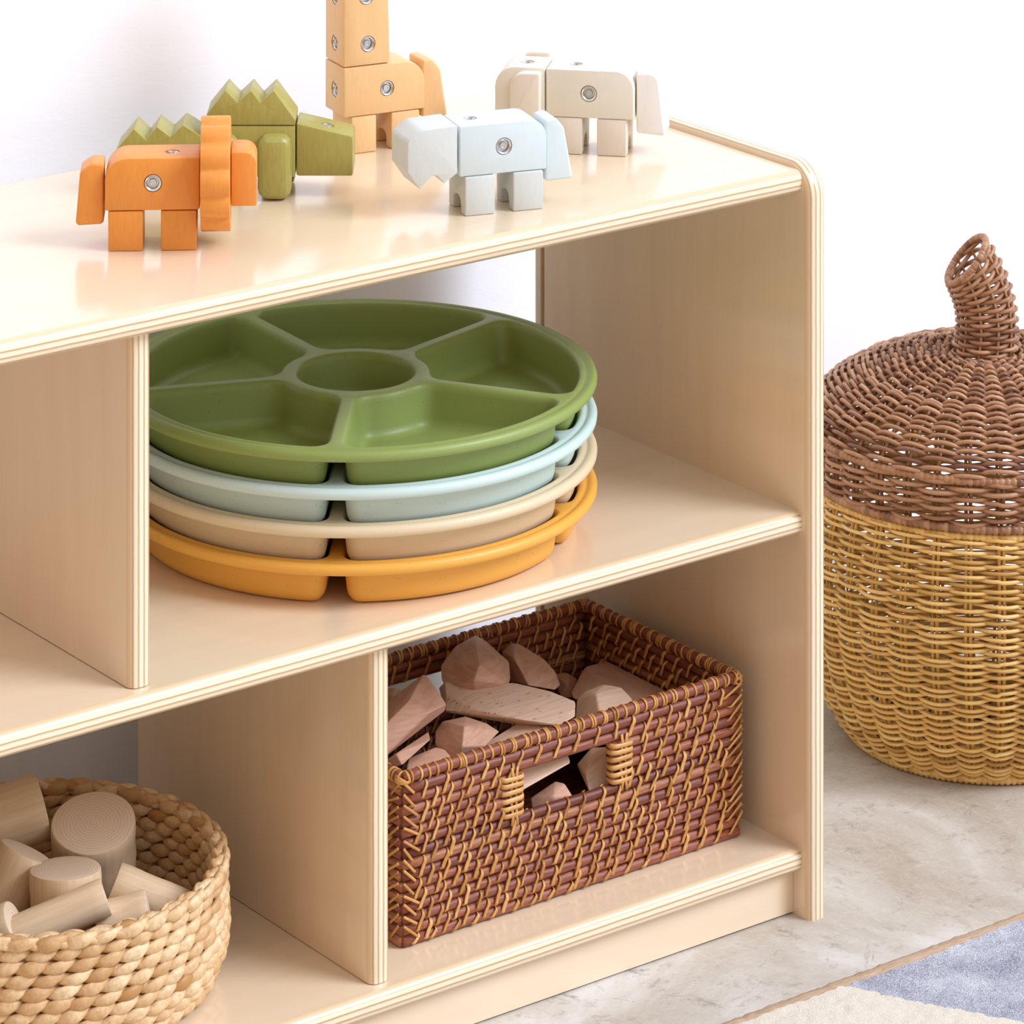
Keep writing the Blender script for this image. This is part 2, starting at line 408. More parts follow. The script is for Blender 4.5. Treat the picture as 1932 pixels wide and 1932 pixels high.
# ------------------------------------------------------------------ trays
def smax(vals, rc):
    m = max(vals); return min(m + rc, 0) + math.sqrt(sum(max(v + rc, 0) ** 2 for v in vals)) - rc
def tray_mesh():
    R1, R2, HW, RW, RC, DEP = .0605, .1785, .0068, .0465, .013, .034
    prof = [(-.0032, 0), (-.0024, -.0003), (-.0012, -.0012), (-.0002, -.0030), (.0006, -.006), (.0030, -.026), (.0040, -.0295), (.0062, -.0324), (.0095, -.0338), (.0130, -.034)]
    loops = []                                     # each: list of rings
    a0 = R(86.2 + 36)
    for w in range(5):
        mid = a0 + w * 2 * PI / 5; rc0 = .124; c = (rc0 * math.cos(mid), rc0 * math.sin(mid))
        la, lb = mid - PI / 5, mid + PI / 5
        def f(x, y):
            r = math.hypot(x, y)
            da = -(x * -math.sin(la) + y * math.cos(la)); db = -(x * math.sin(lb) - y * math.cos(lb))
            return smax([R1 - r, r - R2, da + HW, db + HW], RC)
        N = 150; rings = [[] for _ in prof]
        for k in range(N):
            t = 2 * PI * k / N; ux, uy = math.cos(t), math.sin(t)
            for q, (ins, z) in enumerate(prof):
                lo, hi = 0.0, .14
                for _ in range(26):
                    m = (lo + hi) / 2
                    if f(c[0] + ux * m, c[1] + uy * m) < -ins: lo = m
                    else: hi = m
                rings[q].append((c[0] + ux * lo, c[1] + uy * lo, z))
        loops.append(rings)
    N = 96
    loops.append([[((RW - i) * math.cos(2 * PI * k / N), (RW - i) * math.sin(2 * PI * k / N), z) for k in range(N)] for i, z in prof])
    V = []; F = []
    starts = []
    for rings in loops:
        n = len(rings[0]); s = len(V); starts.append((s, n))
        for r in rings: V += r
        for j in range(len(rings) - 1):
            for k in range(n):
                l = (k + 1) % n; F.append((s + j * n + k, s + j * n + l, s + (j + 1) * n + l, s + (j + 1) * n + k))
        F.append(tuple(s + (len(rings) - 1) * n + k for k in range(n)))
    rim = [(.1826, 0), (.1840, -.0003), (.1851, -.0011), (.1863, -.0011), (.1875, -.0001), (.1894, .0004), (.1914, 0), (.1931, -.0014), (.1940, -.0036), (.1937, -.0064), (.1925, -.0078)]
    N = 220; s = len(V)
    for r, z in rim: V += [(r * math.cos(2 * PI * k / N), r * math.sin(2 * PI * k / N), z) for k in range(N)]
    for j in range(len(rim) - 1):
        for k in range(N):
            l = (k + 1) % N; F.append((s + j * N + k, s + (j + 1) * N + k, s + (j + 1) * N + l, s + j * N + l))
    # flat web between the wells
    idx = [s + k for k in range(N)]; edges = []
    base = 0; vs = []; back = []
    def ring_add(ids):
        b = len(vs)
        for i in ids: vs.append(Vector(V[i][:2])); back.append(i)
        m = len(ids)
        for k in range(m): edges.append((b + k, b + (k + 1) % m))
    ring_add(idx)
    holes = []
    for (st, n) in starts:
        ring_add([st + k for k in range(n)]); holes.append(np.array([V[st + k][:2] for k in range(n)]))
    res = delaunay_2d_cdt(vs, edges, [], 0, 1e-7)
    ov, of, orig = res[0], res[2], res[3]
    def inside(p, poly):
        x, y = p; a = poly; b = np.roll(poly, -1, 0)
        c = ((a[:, 1] > y) != (b[:, 1] > y)) & (x < (b[:, 0] - a[:, 0]) * (y - a[:, 1]) / (b[:, 1] - a[:, 1] + 1e-15) + a[:, 0])
        return c.sum() % 2 == 1
    for tri in of:
        p = sum((ov[i] for i in tri), Vector((0, 0))) / len(tri)
        if p.length > rim[0][0] * .9995 and not inside(p, np.array([V[i][:2] for i in idx])): continue
        if any(inside(p, h) for h in holes): continue
        t = [back[orig[i][0]] for i in tri]
        F.append(tuple(t))
    me = bpy.data.meshes.new('divided_tray'); me.from_pydata(V, [], F)
    bm = bmesh.new(); bm.from_mesh(me); bmesh.ops.recalc_face_normals(bm, faces=bm.faces)
    up = sum(f.normal.z * f.calc_area() for f in bm.faces)
    if up < 0: bmesh.ops.reverse_faces(bm, faces=bm.faces)
    bm.to_mesh(me); bm.free()
    o = bpy.data.objects.new('tmp', me); COL.objects.link(o)
    sd = o.modifiers.new('s', 'SOLIDIFY'); sd.thickness = .0020; sd.offset = -1; sd.use_even_offset = True
    dg = bpy.context.evaluated_depsgraph_get(); dg.update(); new = bpy.data.meshes.new_from_object(o.evaluated_get(dg)); bpy.data.objects.remove(o)
    new.name = 'divided_tray'
    new.polygons.foreach_set('use_smooth', np.full(len(new.polygons), True)); new.set_sharp_from_angle(angle=R(42))
    return new
TRAY = tray_mesh(); TRAY.materials.append(M['tray_orange'])
TX, TY = -.3035, .2050
tray0 = None
for k, (key, tilt, lab) in enumerate([('tray_orange', 0, 'round orange divided tray, bottom of the stack on the middle shelf'), ('tray_beige', 0, 'round speckled beige divided tray, second from the bottom of the stack'),
                              ('tray_blue', 0, 'round pale blue divided tray just under the green tray'), ('tray_green', .12, 'round green divided tray with five compartments, on top of the stack')]):
    if tray0 is None: o = tray0 = bpy.data.objects.new('divided_tray', TRAY)
    else: o = tray0.copy()
    COL.objects.link(o)
    o.material_slots[0].link = 'OBJECT'; o.material_slots[0].material = M[key]
    d = R(tilt); ax = Vector((.8, -.6, 0))
    o.rotation_euler = Matrix.Rotation(d, 4, ax).to_euler()
    o.location = (TX, TY, ZM + .0362 + .0287 * k + .19 * math.sin(d))
    tag(o, lab, 'tray', 'nested divided trays')

# ------------------------------------------------------------------ wooden block animals
def rivet(parent, c, n, r, hollow=False):
    n = Vector(n).normalized(); Mx = n.to_track_quat('Z', 'Y').to_matrix().to_4x4(); Mx.translation = Vector(c)
    mb = MB()
    if hollow: prof = [(r * .99, -.0034), (r * .99, -.0012), (r * .96, -.0006), (r * .86, -.0005), (r * .78, -.0012), (r * .72, -.0036), (0, -.0036)]
    else: prof = [(r * .99, -.0034), (r * .99, -.0010), (r * .95, -.0003), (r * .86, -.0001), (r * .74, -.0006), (r * .66, -.0020), (r * .62, -.0033), (r * .46, -.0033), (r * .45, -.0019), (r * .40, -.0014), (r * .22, -.0014), (r * .18, -.0018), (0, -.0018)]
    lathe(mb, prof, 40, Mx)
    return mb.build('magnet_ring', M['steel'], parent, sharp=50)

def block(parent, name, poly, a, b, mat, axis='y', bevel=.0015, holes=(), label=None, seg=2):
    me = bm_mesh(prism(poly, a, b, axis, bevel, seg), name)
    if holes: me = cut_holes(me, [(c, n, r * 1.04, .0036) for c, n, r, hw in holes])
    o = link(name, me, mat, parent)
    if label: o['label'] = label
    for c, n, r, hw in holes: rivet(o, c, n, r, hw)
    return o

def leg_poly(d=.040, h=.0302, w=.0165, ah=.0125):
    """outline across the body: block with an arched notch between left and right foot"""
    pts = [(0, 0, .001), ((d - w) / 2, 0, .001)]
    for k in range(9):
        a = PI - k * PI / 8; pts.append((d / 2 + w / 2 * math.cos(a), ah - .006 + .006 * math.sin(a) ** .8 if 0 < k < 8 else ah - .006))
    pts += [((d + w) / 2, 0, .001), (d, 0, .001), (d, h), (0, h)]
    return [p[:2] for p in pts]
FRONT, UP, LEFT = (0, -1, 0), (0, 0, 1), (-1, 0, 0)

# lion
L = thing('toy_lion', 'orange wooden block lion with a scalloped round mane, left of all the toys', 'toy animal', (-.5667, .1534, ZT), R(-34), 'wooden block animals')
block(L, 'leg', leg_poly(), .0, .0263, M['orange'], 'x'); block(L, 'leg', leg_poly(), .0398, .0668, M['orange'], 'x')
block(L, 'body', fillet([(-.0026, .0306), (.0690, .0306), (.0690, .0702), (-.0026, .0702, .017)]), 0, .040, M['orange'], holes=[((.0337, 0, .0513), FRONT, .0066, False), ((.0478, .018, .0702), UP, .0056, True)])
block(L, 'tail', fillet([(-.0250, .0180, .003), (-.0036, .0190, .003), (-.0036, .0645, .002), (-.0125, .0650, .006), (-.0215, .0590, .005)]), .006, .034, M['orange'], bevel=.004, seg=3)
fl = []
for k in range(120):
    t = 2 * PI * k / 120; r = .0382 + .0050 * (abs(math.cos(6 * (t + R(4)))) ** .75); fl.append((.020 + r * math.cos(t), .0527 + r * math.sin(t)))
block(L, 'mane', fl, .0697, .0922, M['orange'], 'x', bevel=.0009)
block(L, 'head', fillet([(.0926, .0325), (.1122, .0325), (.1122, .0735, .015), (.0926, .0735)]), 0.001, .039, M['orange'])

# dinosaur (origin at its front foot)
G = thing('toy_dinosaur', 'olive green wooden block dinosaur with zigzag back, standing behind the lion', 'toy animal', (-.4028, .1977, ZT + .0003), R(-37.3), 'wooden block animals')
def dleg(u, v):
    bm = bmesh.new(); bmesh.ops.create_cube(bm, size=1, matrix=Matrix.Translation((u + .0133, v + .0065, .0255)) @ Matrix.Diagonal((.0266, .013, .051, 1)))
    bmesh.ops.bevel(bm, geom=[e for e in bm.edges if not (e.verts[0].co.y > v + .01 and e.verts[1].co.y > v + .01)], offset=.0085, segments=3, profile=.5, affect='EDGES', clamp_overlap=True)
    link('leg', bm_mesh(bm, 'leg', 25), M['green'], G)
dleg(0, 0); dleg(-.0420, 0)
def dleg_far(u):
    bm = bmesh.new(); bmesh.ops.create_cube(bm, size=1, matrix=Matrix.Translation((u + .0133, .0595, .0255)) @ Matrix.Diagonal((.0266, .013, .051, 1)))
    bmesh.ops.bevel(bm, geom=bm.edges[:], offset=.004, segments=2, profile=.6, affect='EDGES', clamp_overlap=True); link('leg', bm_mesh(bm, 'leg', 25), M['green'], G)
dleg_far(0); dleg_far(-.042)
V0, V1 = .0132, .0528
block(G, 'body', fillet([(-.041, .0158), (.0292, .0158), (.0292, .0566), (-.041, .0566)]), V0, V1, M['green'])
block(G, 'back_spikes', [(-.0408, .0572), (.0292, .0572), (.0292, .0614), (.0126, .0838), (.0118, .0838), (.0025, .0748), (.0017, .0748), (-.0055, .0838), (-.0063, .0838), (-.0160, .0748), (-.0168, .0748), (-.0252, .0838), (-.0260, .0838), (-.0408, .0655)], V0, V1, M['green'], bevel=.0012)
block(G, 'head', [(.0300, .0165), (.0748, .0165), (.0748, .0480), (.0300, .0583)], V0 + .001, V1 - .001, M['green'], bevel=.0018, holes=[((.0540, .031, .0529), (.224, 0, .974), .0052, True)])
block(G, 'tail', [(-.1150, .0158), (-.0418, .0158), (-.0418, .0470), (-.0462, .0486), (-.0590, .0566), (-.0598, .0566), (-.0690, .0477), (-.0698, .0477), (-.0796, .0551), (-.0804, .0551), (-.0880, .0450), (-.0888, .0450), (-.0978, .0534), (-.0986, .0534), (-.1125, .0370)], V0, V1, M['green'], bevel=.0012)

# giraffe
Gi = thing('toy_giraffe', 'peach wooden block giraffe whose tall neck leaves the top of the photo', 'toy animal', (-.2692, .2705, ZT), R(-11), 'wooden block animals')
block(Gi, 'leg', leg_poly(), .0065, .0290, M['peach'], 'x'); block(Gi, 'leg', leg_poly(), .0425, .0680, M['peach'], 'x')
block(Gi, 'body', fillet([(0, .0305), (.0728, .0305), (.0728, .0710, .018), (0, .0710)]), 0, .040, M['peach'], holes=[((.0385, 0, .0508), FRONT, .0062, False), ((0, .020, .0500), LEFT, .0062, True)])
block(Gi, 'neck', [(0, .0716), (.0415, .0716), (.0385, .190), (0, .190)], 0.0005, .0395, M['peach'], holes=[((.0215, .0005, .0890), FRONT, .0064, False), ((.0200, .0005, .1280), FRONT, .0064, False), ((.0200, .0005, .1670), FRONT, .0064, False),
      ((0, .020, .0880), LEFT, .0062, True), ((0, .020, .1260), LEFT, .0062, True)])
block(Gi, 'head', fillet([(-.034, .1905), (.0385, .1905), (.0385, .2300, .008), (-.034, .2180, .012)]), 0.0005, .0395, M['peach'])
block(Gi, 'tail', fillet([(.0733, .0210, .003), (.0965, .0190, .003), (.0900, .0600, .008), (.0820, .0700, .006), (.0733, .0690, .002)]), .006, .034, M['peach'], bevel=.004, seg=3)

# rhinoceros
Rh = thing('toy_rhinoceros', 'pale blue wooden block rhinoceros with a notched snout, nearest the shelf front', 'toy animal', (-.2954, .0671, ZT), R(-17), 'wooden block animals')
block(Rh, 'leg', leg_poly(), 0, .0248, M['grey'], 'x', label='pale grey leg block with arched notch'); block(Rh, 'leg', leg_poly(), .0398, .0650, M['grey'], 'x', label='pale grey leg block with arched notch')
block(Rh, 'body', fillet([(-.0040, .0305), (.0680, .0305), (.0680, .0700, .014), (-.0040, .0700)]), .0015, .0415, M['blue'], holes=[((.0325, .0015, .0515), FRONT, .0066, False), ((.0120, .0235, .0700), UP, .0054, True)])
block(Rh, 'head', fillet([(-.0062, .0344, .002), (-.0062, .0712), (-.0362, .0700, .012), (-.0470, .0620, .006), (-.0470, .0385, .002), (-.0368, .0240, .001), (-.0266, .0340), (-.0232, .0337), (-.0170, .0270, .001)]), .0005, .0405, M['grey'], bevel=.0016)
block(Rh, 'tail', fillet([(.0688, .0190, .003), (.0925, .0195, .003), (.0850, .0600, .007), (.0775, .0690, .005), (.0688, .0670, .002)]), .007, .035, M['blue'], bevel=.004, seg=3)

# elephant (origin at its rear foot)
El = thing('toy_elephant', 'cream wooden block elephant with big flap ears, at the right end of the top', 'toy animal', (-.1044, .1455, ZT), R(-47), 'wooden block animals')
block(El, 'leg', leg_poly(), 0, .0245, M['sand'], 'x'); block(El, 'leg', leg_poly(), -.0368, -.0123, M['sand'], 'x')
block(El, 'body', fillet([(-.0423, .0303), (.0306, .0303), (.0306, .0697, .015), (-.0423, .0697)]), 0, .040, M['cream'], holes=[((-.0067, 0, .0505), FRONT, .0066, False), ((-.0205, .020, .0697), UP, .0054, True)])
block(El, 'head', fillet([(-.0432, .0300), (-.0432, .0700), (-.0850, .0700, .017), (-.0850, .0015, .004), (-.0710, .0015, .003), (-.0690, .0280, .004)]), .0005, .0395, M['cream'], holes=[((-.0610, .019, .0700), UP, .0058, True)])
block(El, 'ear', fillet([(-.0455, .0285, .002), (-.0455, .0680, .002), (-.0705, .0680, .012), (-.0705, .0285, .002)]), -.0120, 0, M['sand'], bevel=.002)
block(El, 'ear', fillet([(-.0455, .0320, .002), (-.0455, .0730, .002), (-.0705, .0730, .012), (-.0705, .0320, .002)]), .0400, .0520, M['sand'], bevel=.002)
block(El, 'tail', fillet([(.0316, .0180, .003), (.0560, .0165, .003), (.0500, .0640, .007), (.0440, .0680, .005), (.0316, .0670, .002)]), .007, .035, M['glare_white'], bevel=.004, seg=3)  # glare painted into the tail's colour
SUN_E, SUN_A, SUN_T, WORLD_E = 2.6, 28, .87, 1.0
SKY_C, SKY_F = (.87, .94, 1.1), .85
WORLD_D, WORLD_DARK, WORLD_LIGHT = (.65, -.55, .5), (.66, .30, .095), (.94, 1.0, 1.12)
# ------------------------------------------------------------------ rattan basket
BX0, BX1, BY0, BY1 = -.3600, -.0270, .0610, .2600
PITCH, RR = .0083, .0041
NR = 15
zrow = [ZB + RR + .0008 + PITCH * j for j in range(NR)]
ZRIM = zrow[-1] + PITCH + .0006
HX0, HX1 = -.2480, -.1560                     # handle opening
HROWS = (9, 10, 11, 12)
rb = thing('rattan_basket', 'reddish brown rectangular rattan basket with handle holes on the bottom shelf, full of faceted blocks', 'basket', (0, 0, 0))
rods = MB(); wr = MB()
def rod(a, b, z, rad, dir_, rnd):
    a, b = np.array(a), np.array(b); n = 14
    P = np.array([a + (b - a) * t for t in np.linspace(0, 1, n)]); P[:, 2] = z + rng.normal(0, .00022, n)
    nrm = np.array([-(b - a)[1], (b - a)[0], 0]); nrm /= np.linalg.norm(nrm)
    P += nrm * rng.normal(0, .00022, n)[:, None]
    tube(rods, P, np.clip(rad * (1 + rng.normal(0, .02, n)), 0, 1), 10, rnd=rnd)
cr = .0
sides = [((BX0, BY0), (BX1, BY0), (0, -1)), ((BX1, BY0), (BX1, BY1), (1, 0)), ((BX1, BY1), (BX0, BY1), (0, 1)), ((BX0, BY1), (BX0, BY0), (-1, 0))]
for si, (A, B, out) in enumerate(sides):
    A = np.array([*A, 0.]); B = np.array([*B, 0.]); Ld = np.linalg.norm(B - A); u = (B - A) / Ld
    for j, z in enumerate(zrow):
        rnd = float(np.clip(rng.beta(2, 2.6) + (.35 if rng.random() < .10 else 0), 0, 1))
        e0, e1 = -.0015 + rng.random() * .002, -.0015 + rng.random() * .002
        spans = [(e0, Ld - e1)]
        if si in (0, 2) and j in HROWS:
            h0, h1 = (HX0 - BX0, HX1 - BX0) if si == 0 else (BX1 - HX1, BX1 - HX0)
            spans = [(e0, h0 + .002), (h1 - .002, Ld - e1)]
        for s0, s1 in spans: rod(A + u * s0, A + u * s1, z, RR * (1 + rng.normal(0, .03)), u, rnd)
body = rods.build('rattan_wall', M['rod'], rb)
# peel strips that bind neighbouring rods
def profile_out(z, j0):
    """outermost surface of the rod wall at height z"""
    best = .0006
    for j in range(max(0, j0 - 3), min(NR, j0 + 3)):
        d = z - zrow[j]
        if abs(d) < RR + .0009: best = max(best, math.sqrt((RR + .0009) ** 2 - d * d))
    return best
def strip(A, u, out, s, ztop, zbot, lean, w, rnd, sgn=1):
    n = 13; P = []; ref = []
    j0 = int(round((ztop - zrow[0]) / PITCH))
    o = np.array([*out, 0.]) * sgn
    for k in range(n):
        t = k / (n - 1); z = ztop + (zbot - ztop) * t
        q = max(profile_out(z, j0), RR + .0006) + .0003
        if k == 0: q = .0014
        elif k == n - 1: q = .0018
        elif k in (1, n - 2): q = .0038
        P.append(A + u * (s + lean * (t - .5)) + o * q + np.array([0, 0, z])); ref.append(o)
    tube(wr, P, 1.0, 6, rnd=rnd, ref=np.array(ref), flat=(w, .00055))
for si, (A, B, out) in enumerate(sides):
    A = np.array([*A, 0.]); B = np.array([*B, 0.]); Ld = np.linalg.norm(B - A); u = (B - A) / Ld
    for sgn in (1, -1):
        for j in range(NR):
            p = .0185; s = .010 + (-j * .0072 * sgn) % p + rng.normal(0, .0008)
            while s < Ld - .012:
                skip = False
                if si in (0, 2):
                    x = BX0 + s if si == 0 else BX1 - s
                    if HX0 - .024 < x < HX1 + .024 and j in (9, 10, 11, 12, 13): skip = (x > HX0 - .003 and x < HX1 + .010) or j in (10, 11, 12)
                if not skip:
                    lean = -.0070 + rng.normal(0, .0010)
                    if sgn < 0: lean = .0070 + rng.normal(0, .001)
                    zt = zrow[j] + RR * 1.0; zb = max(zrow[j] - PITCH - RR * (.35 + .55 * rng.random()), ZB + .0024)
                    strip(A, u, out, s + rng.normal(0, .0012), zt, zb, lean, .00160 * (1 + rng.normal(0, .14)), float(np.clip(rng.normal(.5, .22), 0, 1)), sgn)
                s += p + rng.normal(0, .0007)
    # corner herringbone, on this side near both ends
    for end in (0, 1):
        for j in range(NR):
            for q in range(1):
                s0 = -.0022; s1 = .0125 + rng.normal(0, .0022)
                z0 = zrow[j] + PITCH * .75 + rng.normal(0, .0010); z1 = zrow[j] - PITCH * (.75 + rng.normal(0, .15))
                n = 7; P = []
                for k in range(n):
                    t = k / (n - 1); s = s0 + (s1 - s0) * t; z = z0 + (z1 - z0) * t
                    qq = RR + .0011 - (0.004 if k == n - 1 else 0)
                    ss = s if end == 0 else Ld - s
                    P.append(A + u * ss + np.array([*out, 0.]) * qq + np.array([0, 0, min(z, ZRIM)]))
                if min(p[2] for p in P) > ZB + .0022:
                    tube(wr, P, 1.0, 6, rnd=float(np.clip(rng.normal(.55, .2), 0, 1)), ref=np.array([*out, 0.]), flat=(.00125, .0005))
wr.build('wrapping', M['wrap'], rb)['label'] = 'golden peeled rattan strips'
# rim rod with wraps
rim = MB(); rw = MB(); RM = .0046
for si, (A, B, out) in enumerate(sides):
    A = np.array([*A, ZRIM]); B = np.array([*B, ZRIM]); Ld = np.linalg.norm(B - A); u = (B - A) / Ld
    n = 24; P = np.array([A + (B - A) * t for t in np.linspace(0, 1, n)]); P[:, 2] += rng.normal(0, .0003, n)
    tube(rim, P, RM, 12, rnd=.35)
    o = np.array([*out, 0.])
    s = .004
    def loop(s, lean, w, rnd):
        n = 18; P = []; 
        for k in range(n):
            a = 2 * PI * k / n
            P.append(A + u * (s + lean * math.sin(a + .5)) + (o * math.cos(a) + np.array([0, 0, 1.]) * math.sin(a)) * (RM + .0004))
        P = np.array(P); C = P.mean(0); rf = P - C
        tube(rw, P, 1.0, 6, closed=True, rnd=rnd, ref=rf, flat=(w, .0005))
    while s < Ld - .003:
        g = rng.choice([1, 2, 2, 3])
        for q in range(g):
            loop(s, rng.normal(0, .0008), .0011, float(np.clip(rng.normal(.55, .2), 0, 1))); s += .0026
        # one tail of the binding runs down over the first rods
        for sgn in (1, -1):
            strip(np.array([*A[:2], 0.]), u, out, s - .001, ZRIM + RM * .3, zrow[-1] - RR * .8, -.005 * sgn, .0011, float(np.clip(rng.normal(.5, .2), 0, 1)), sgn)
        s += .0048 + rng.random() * .0022
for x, y in ((BX0, BY0), (BX1, BY0), (BX1, BY1), (BX0, BY1)):
    for q in range(4):
        n = 16; a0 = rng.random() * 6; P = []
        t = Vector((rng.normal(0, .35), rng.normal(0, .35), rng.normal(0, .6))).normalized(); b1 = t.orthogonal().normalized(); b2 = t.cross(b1)
        for k in range(n):
            a = 2 * PI * k / n; P.append(np.array([x, y, ZRIM - .0008]) + (np.array(b1) * math.cos(a) + np.array(b2) * math.sin(a)) * (RM + .0012))
        P = np.array(P); tube(rw, P, 1.0, 6, closed=True, rnd=.55, ref=P - P.mean(0), flat=(.0012, .0005))
ro = rim.build('rim_rod', M['rod'], rb); rw.build('rim_wrapping', M['wrap'], ro)
# bound posts beside the handle openings
def handle_binding(xc, y, out):
    mb = MB(); z0, z1 = zrow[8] + RR, zrow[13] - RR
    nL = 6
    for q in range(nL):
        z = z0 + (z1 - z0) * (q + .5) / nL; P = []
        for k in range(24):
            a = 2 * PI * k / 24; cx = abs(math.cos(a)) ** .45 * math.copysign(1, math.cos(a)); sy = abs(math.sin(a)) ** .8 * math.copysign(1, math.sin(a))
            P.append((xc + cx * .0108, y + sy * (RR + .0014), z + .0006 * math.sin(a + q)))
        P = np.array(P); C = np.array([xc, y, z]); tube(mb, P, 1.0, 6, closed=True, rnd=float(np.clip(rng.normal(.7, .15), 0, 1)), ref=P - C, flat=(.0021, .0010))
    for dx in (-.002, .0035):
        for sg in (1, -1):
            P = [(xc + dx, y + sg * (RR + .0012), z0 - .006), (xc + dx * .6, y + sg * (RR + .0016), z0 + .001), (xc + dx, y + sg * (RR - .001), (z0 + z1) / 2), (xc + dx * .6, y + sg * (RR + .0016), z1 - .001), (xc + dx, y + sg * (RR + .0012), z1 + .006)]
            tube(mb, P, 1.0, 6, rnd=.6, ref=(0, sg, 0), flat=(.0014, .0006))
    mb.build('handle_binding', M['wrap'], rb)['label'] = 'bound golden post beside handle hole'
for y, o in ((BY0, -1), (BY1, 1)):
    for xc in (HX0 - .0085, HX1 + .0085): handle_binding(xc, y, o)
mb = MB()
for k in range(24):
    y = BY0 + .003 + (BY1 - BY0 - .006) * k / 23
    tube(mb, [(BX0 + .002, y, ZB + .0046), ((BX0 + BX1) / 2, y, ZB + .0046), (BX1 - .002, y, ZB + .0046)], .0042, 8, rnd=.3)
mb.build('basket_floor', M['rod'], rb)

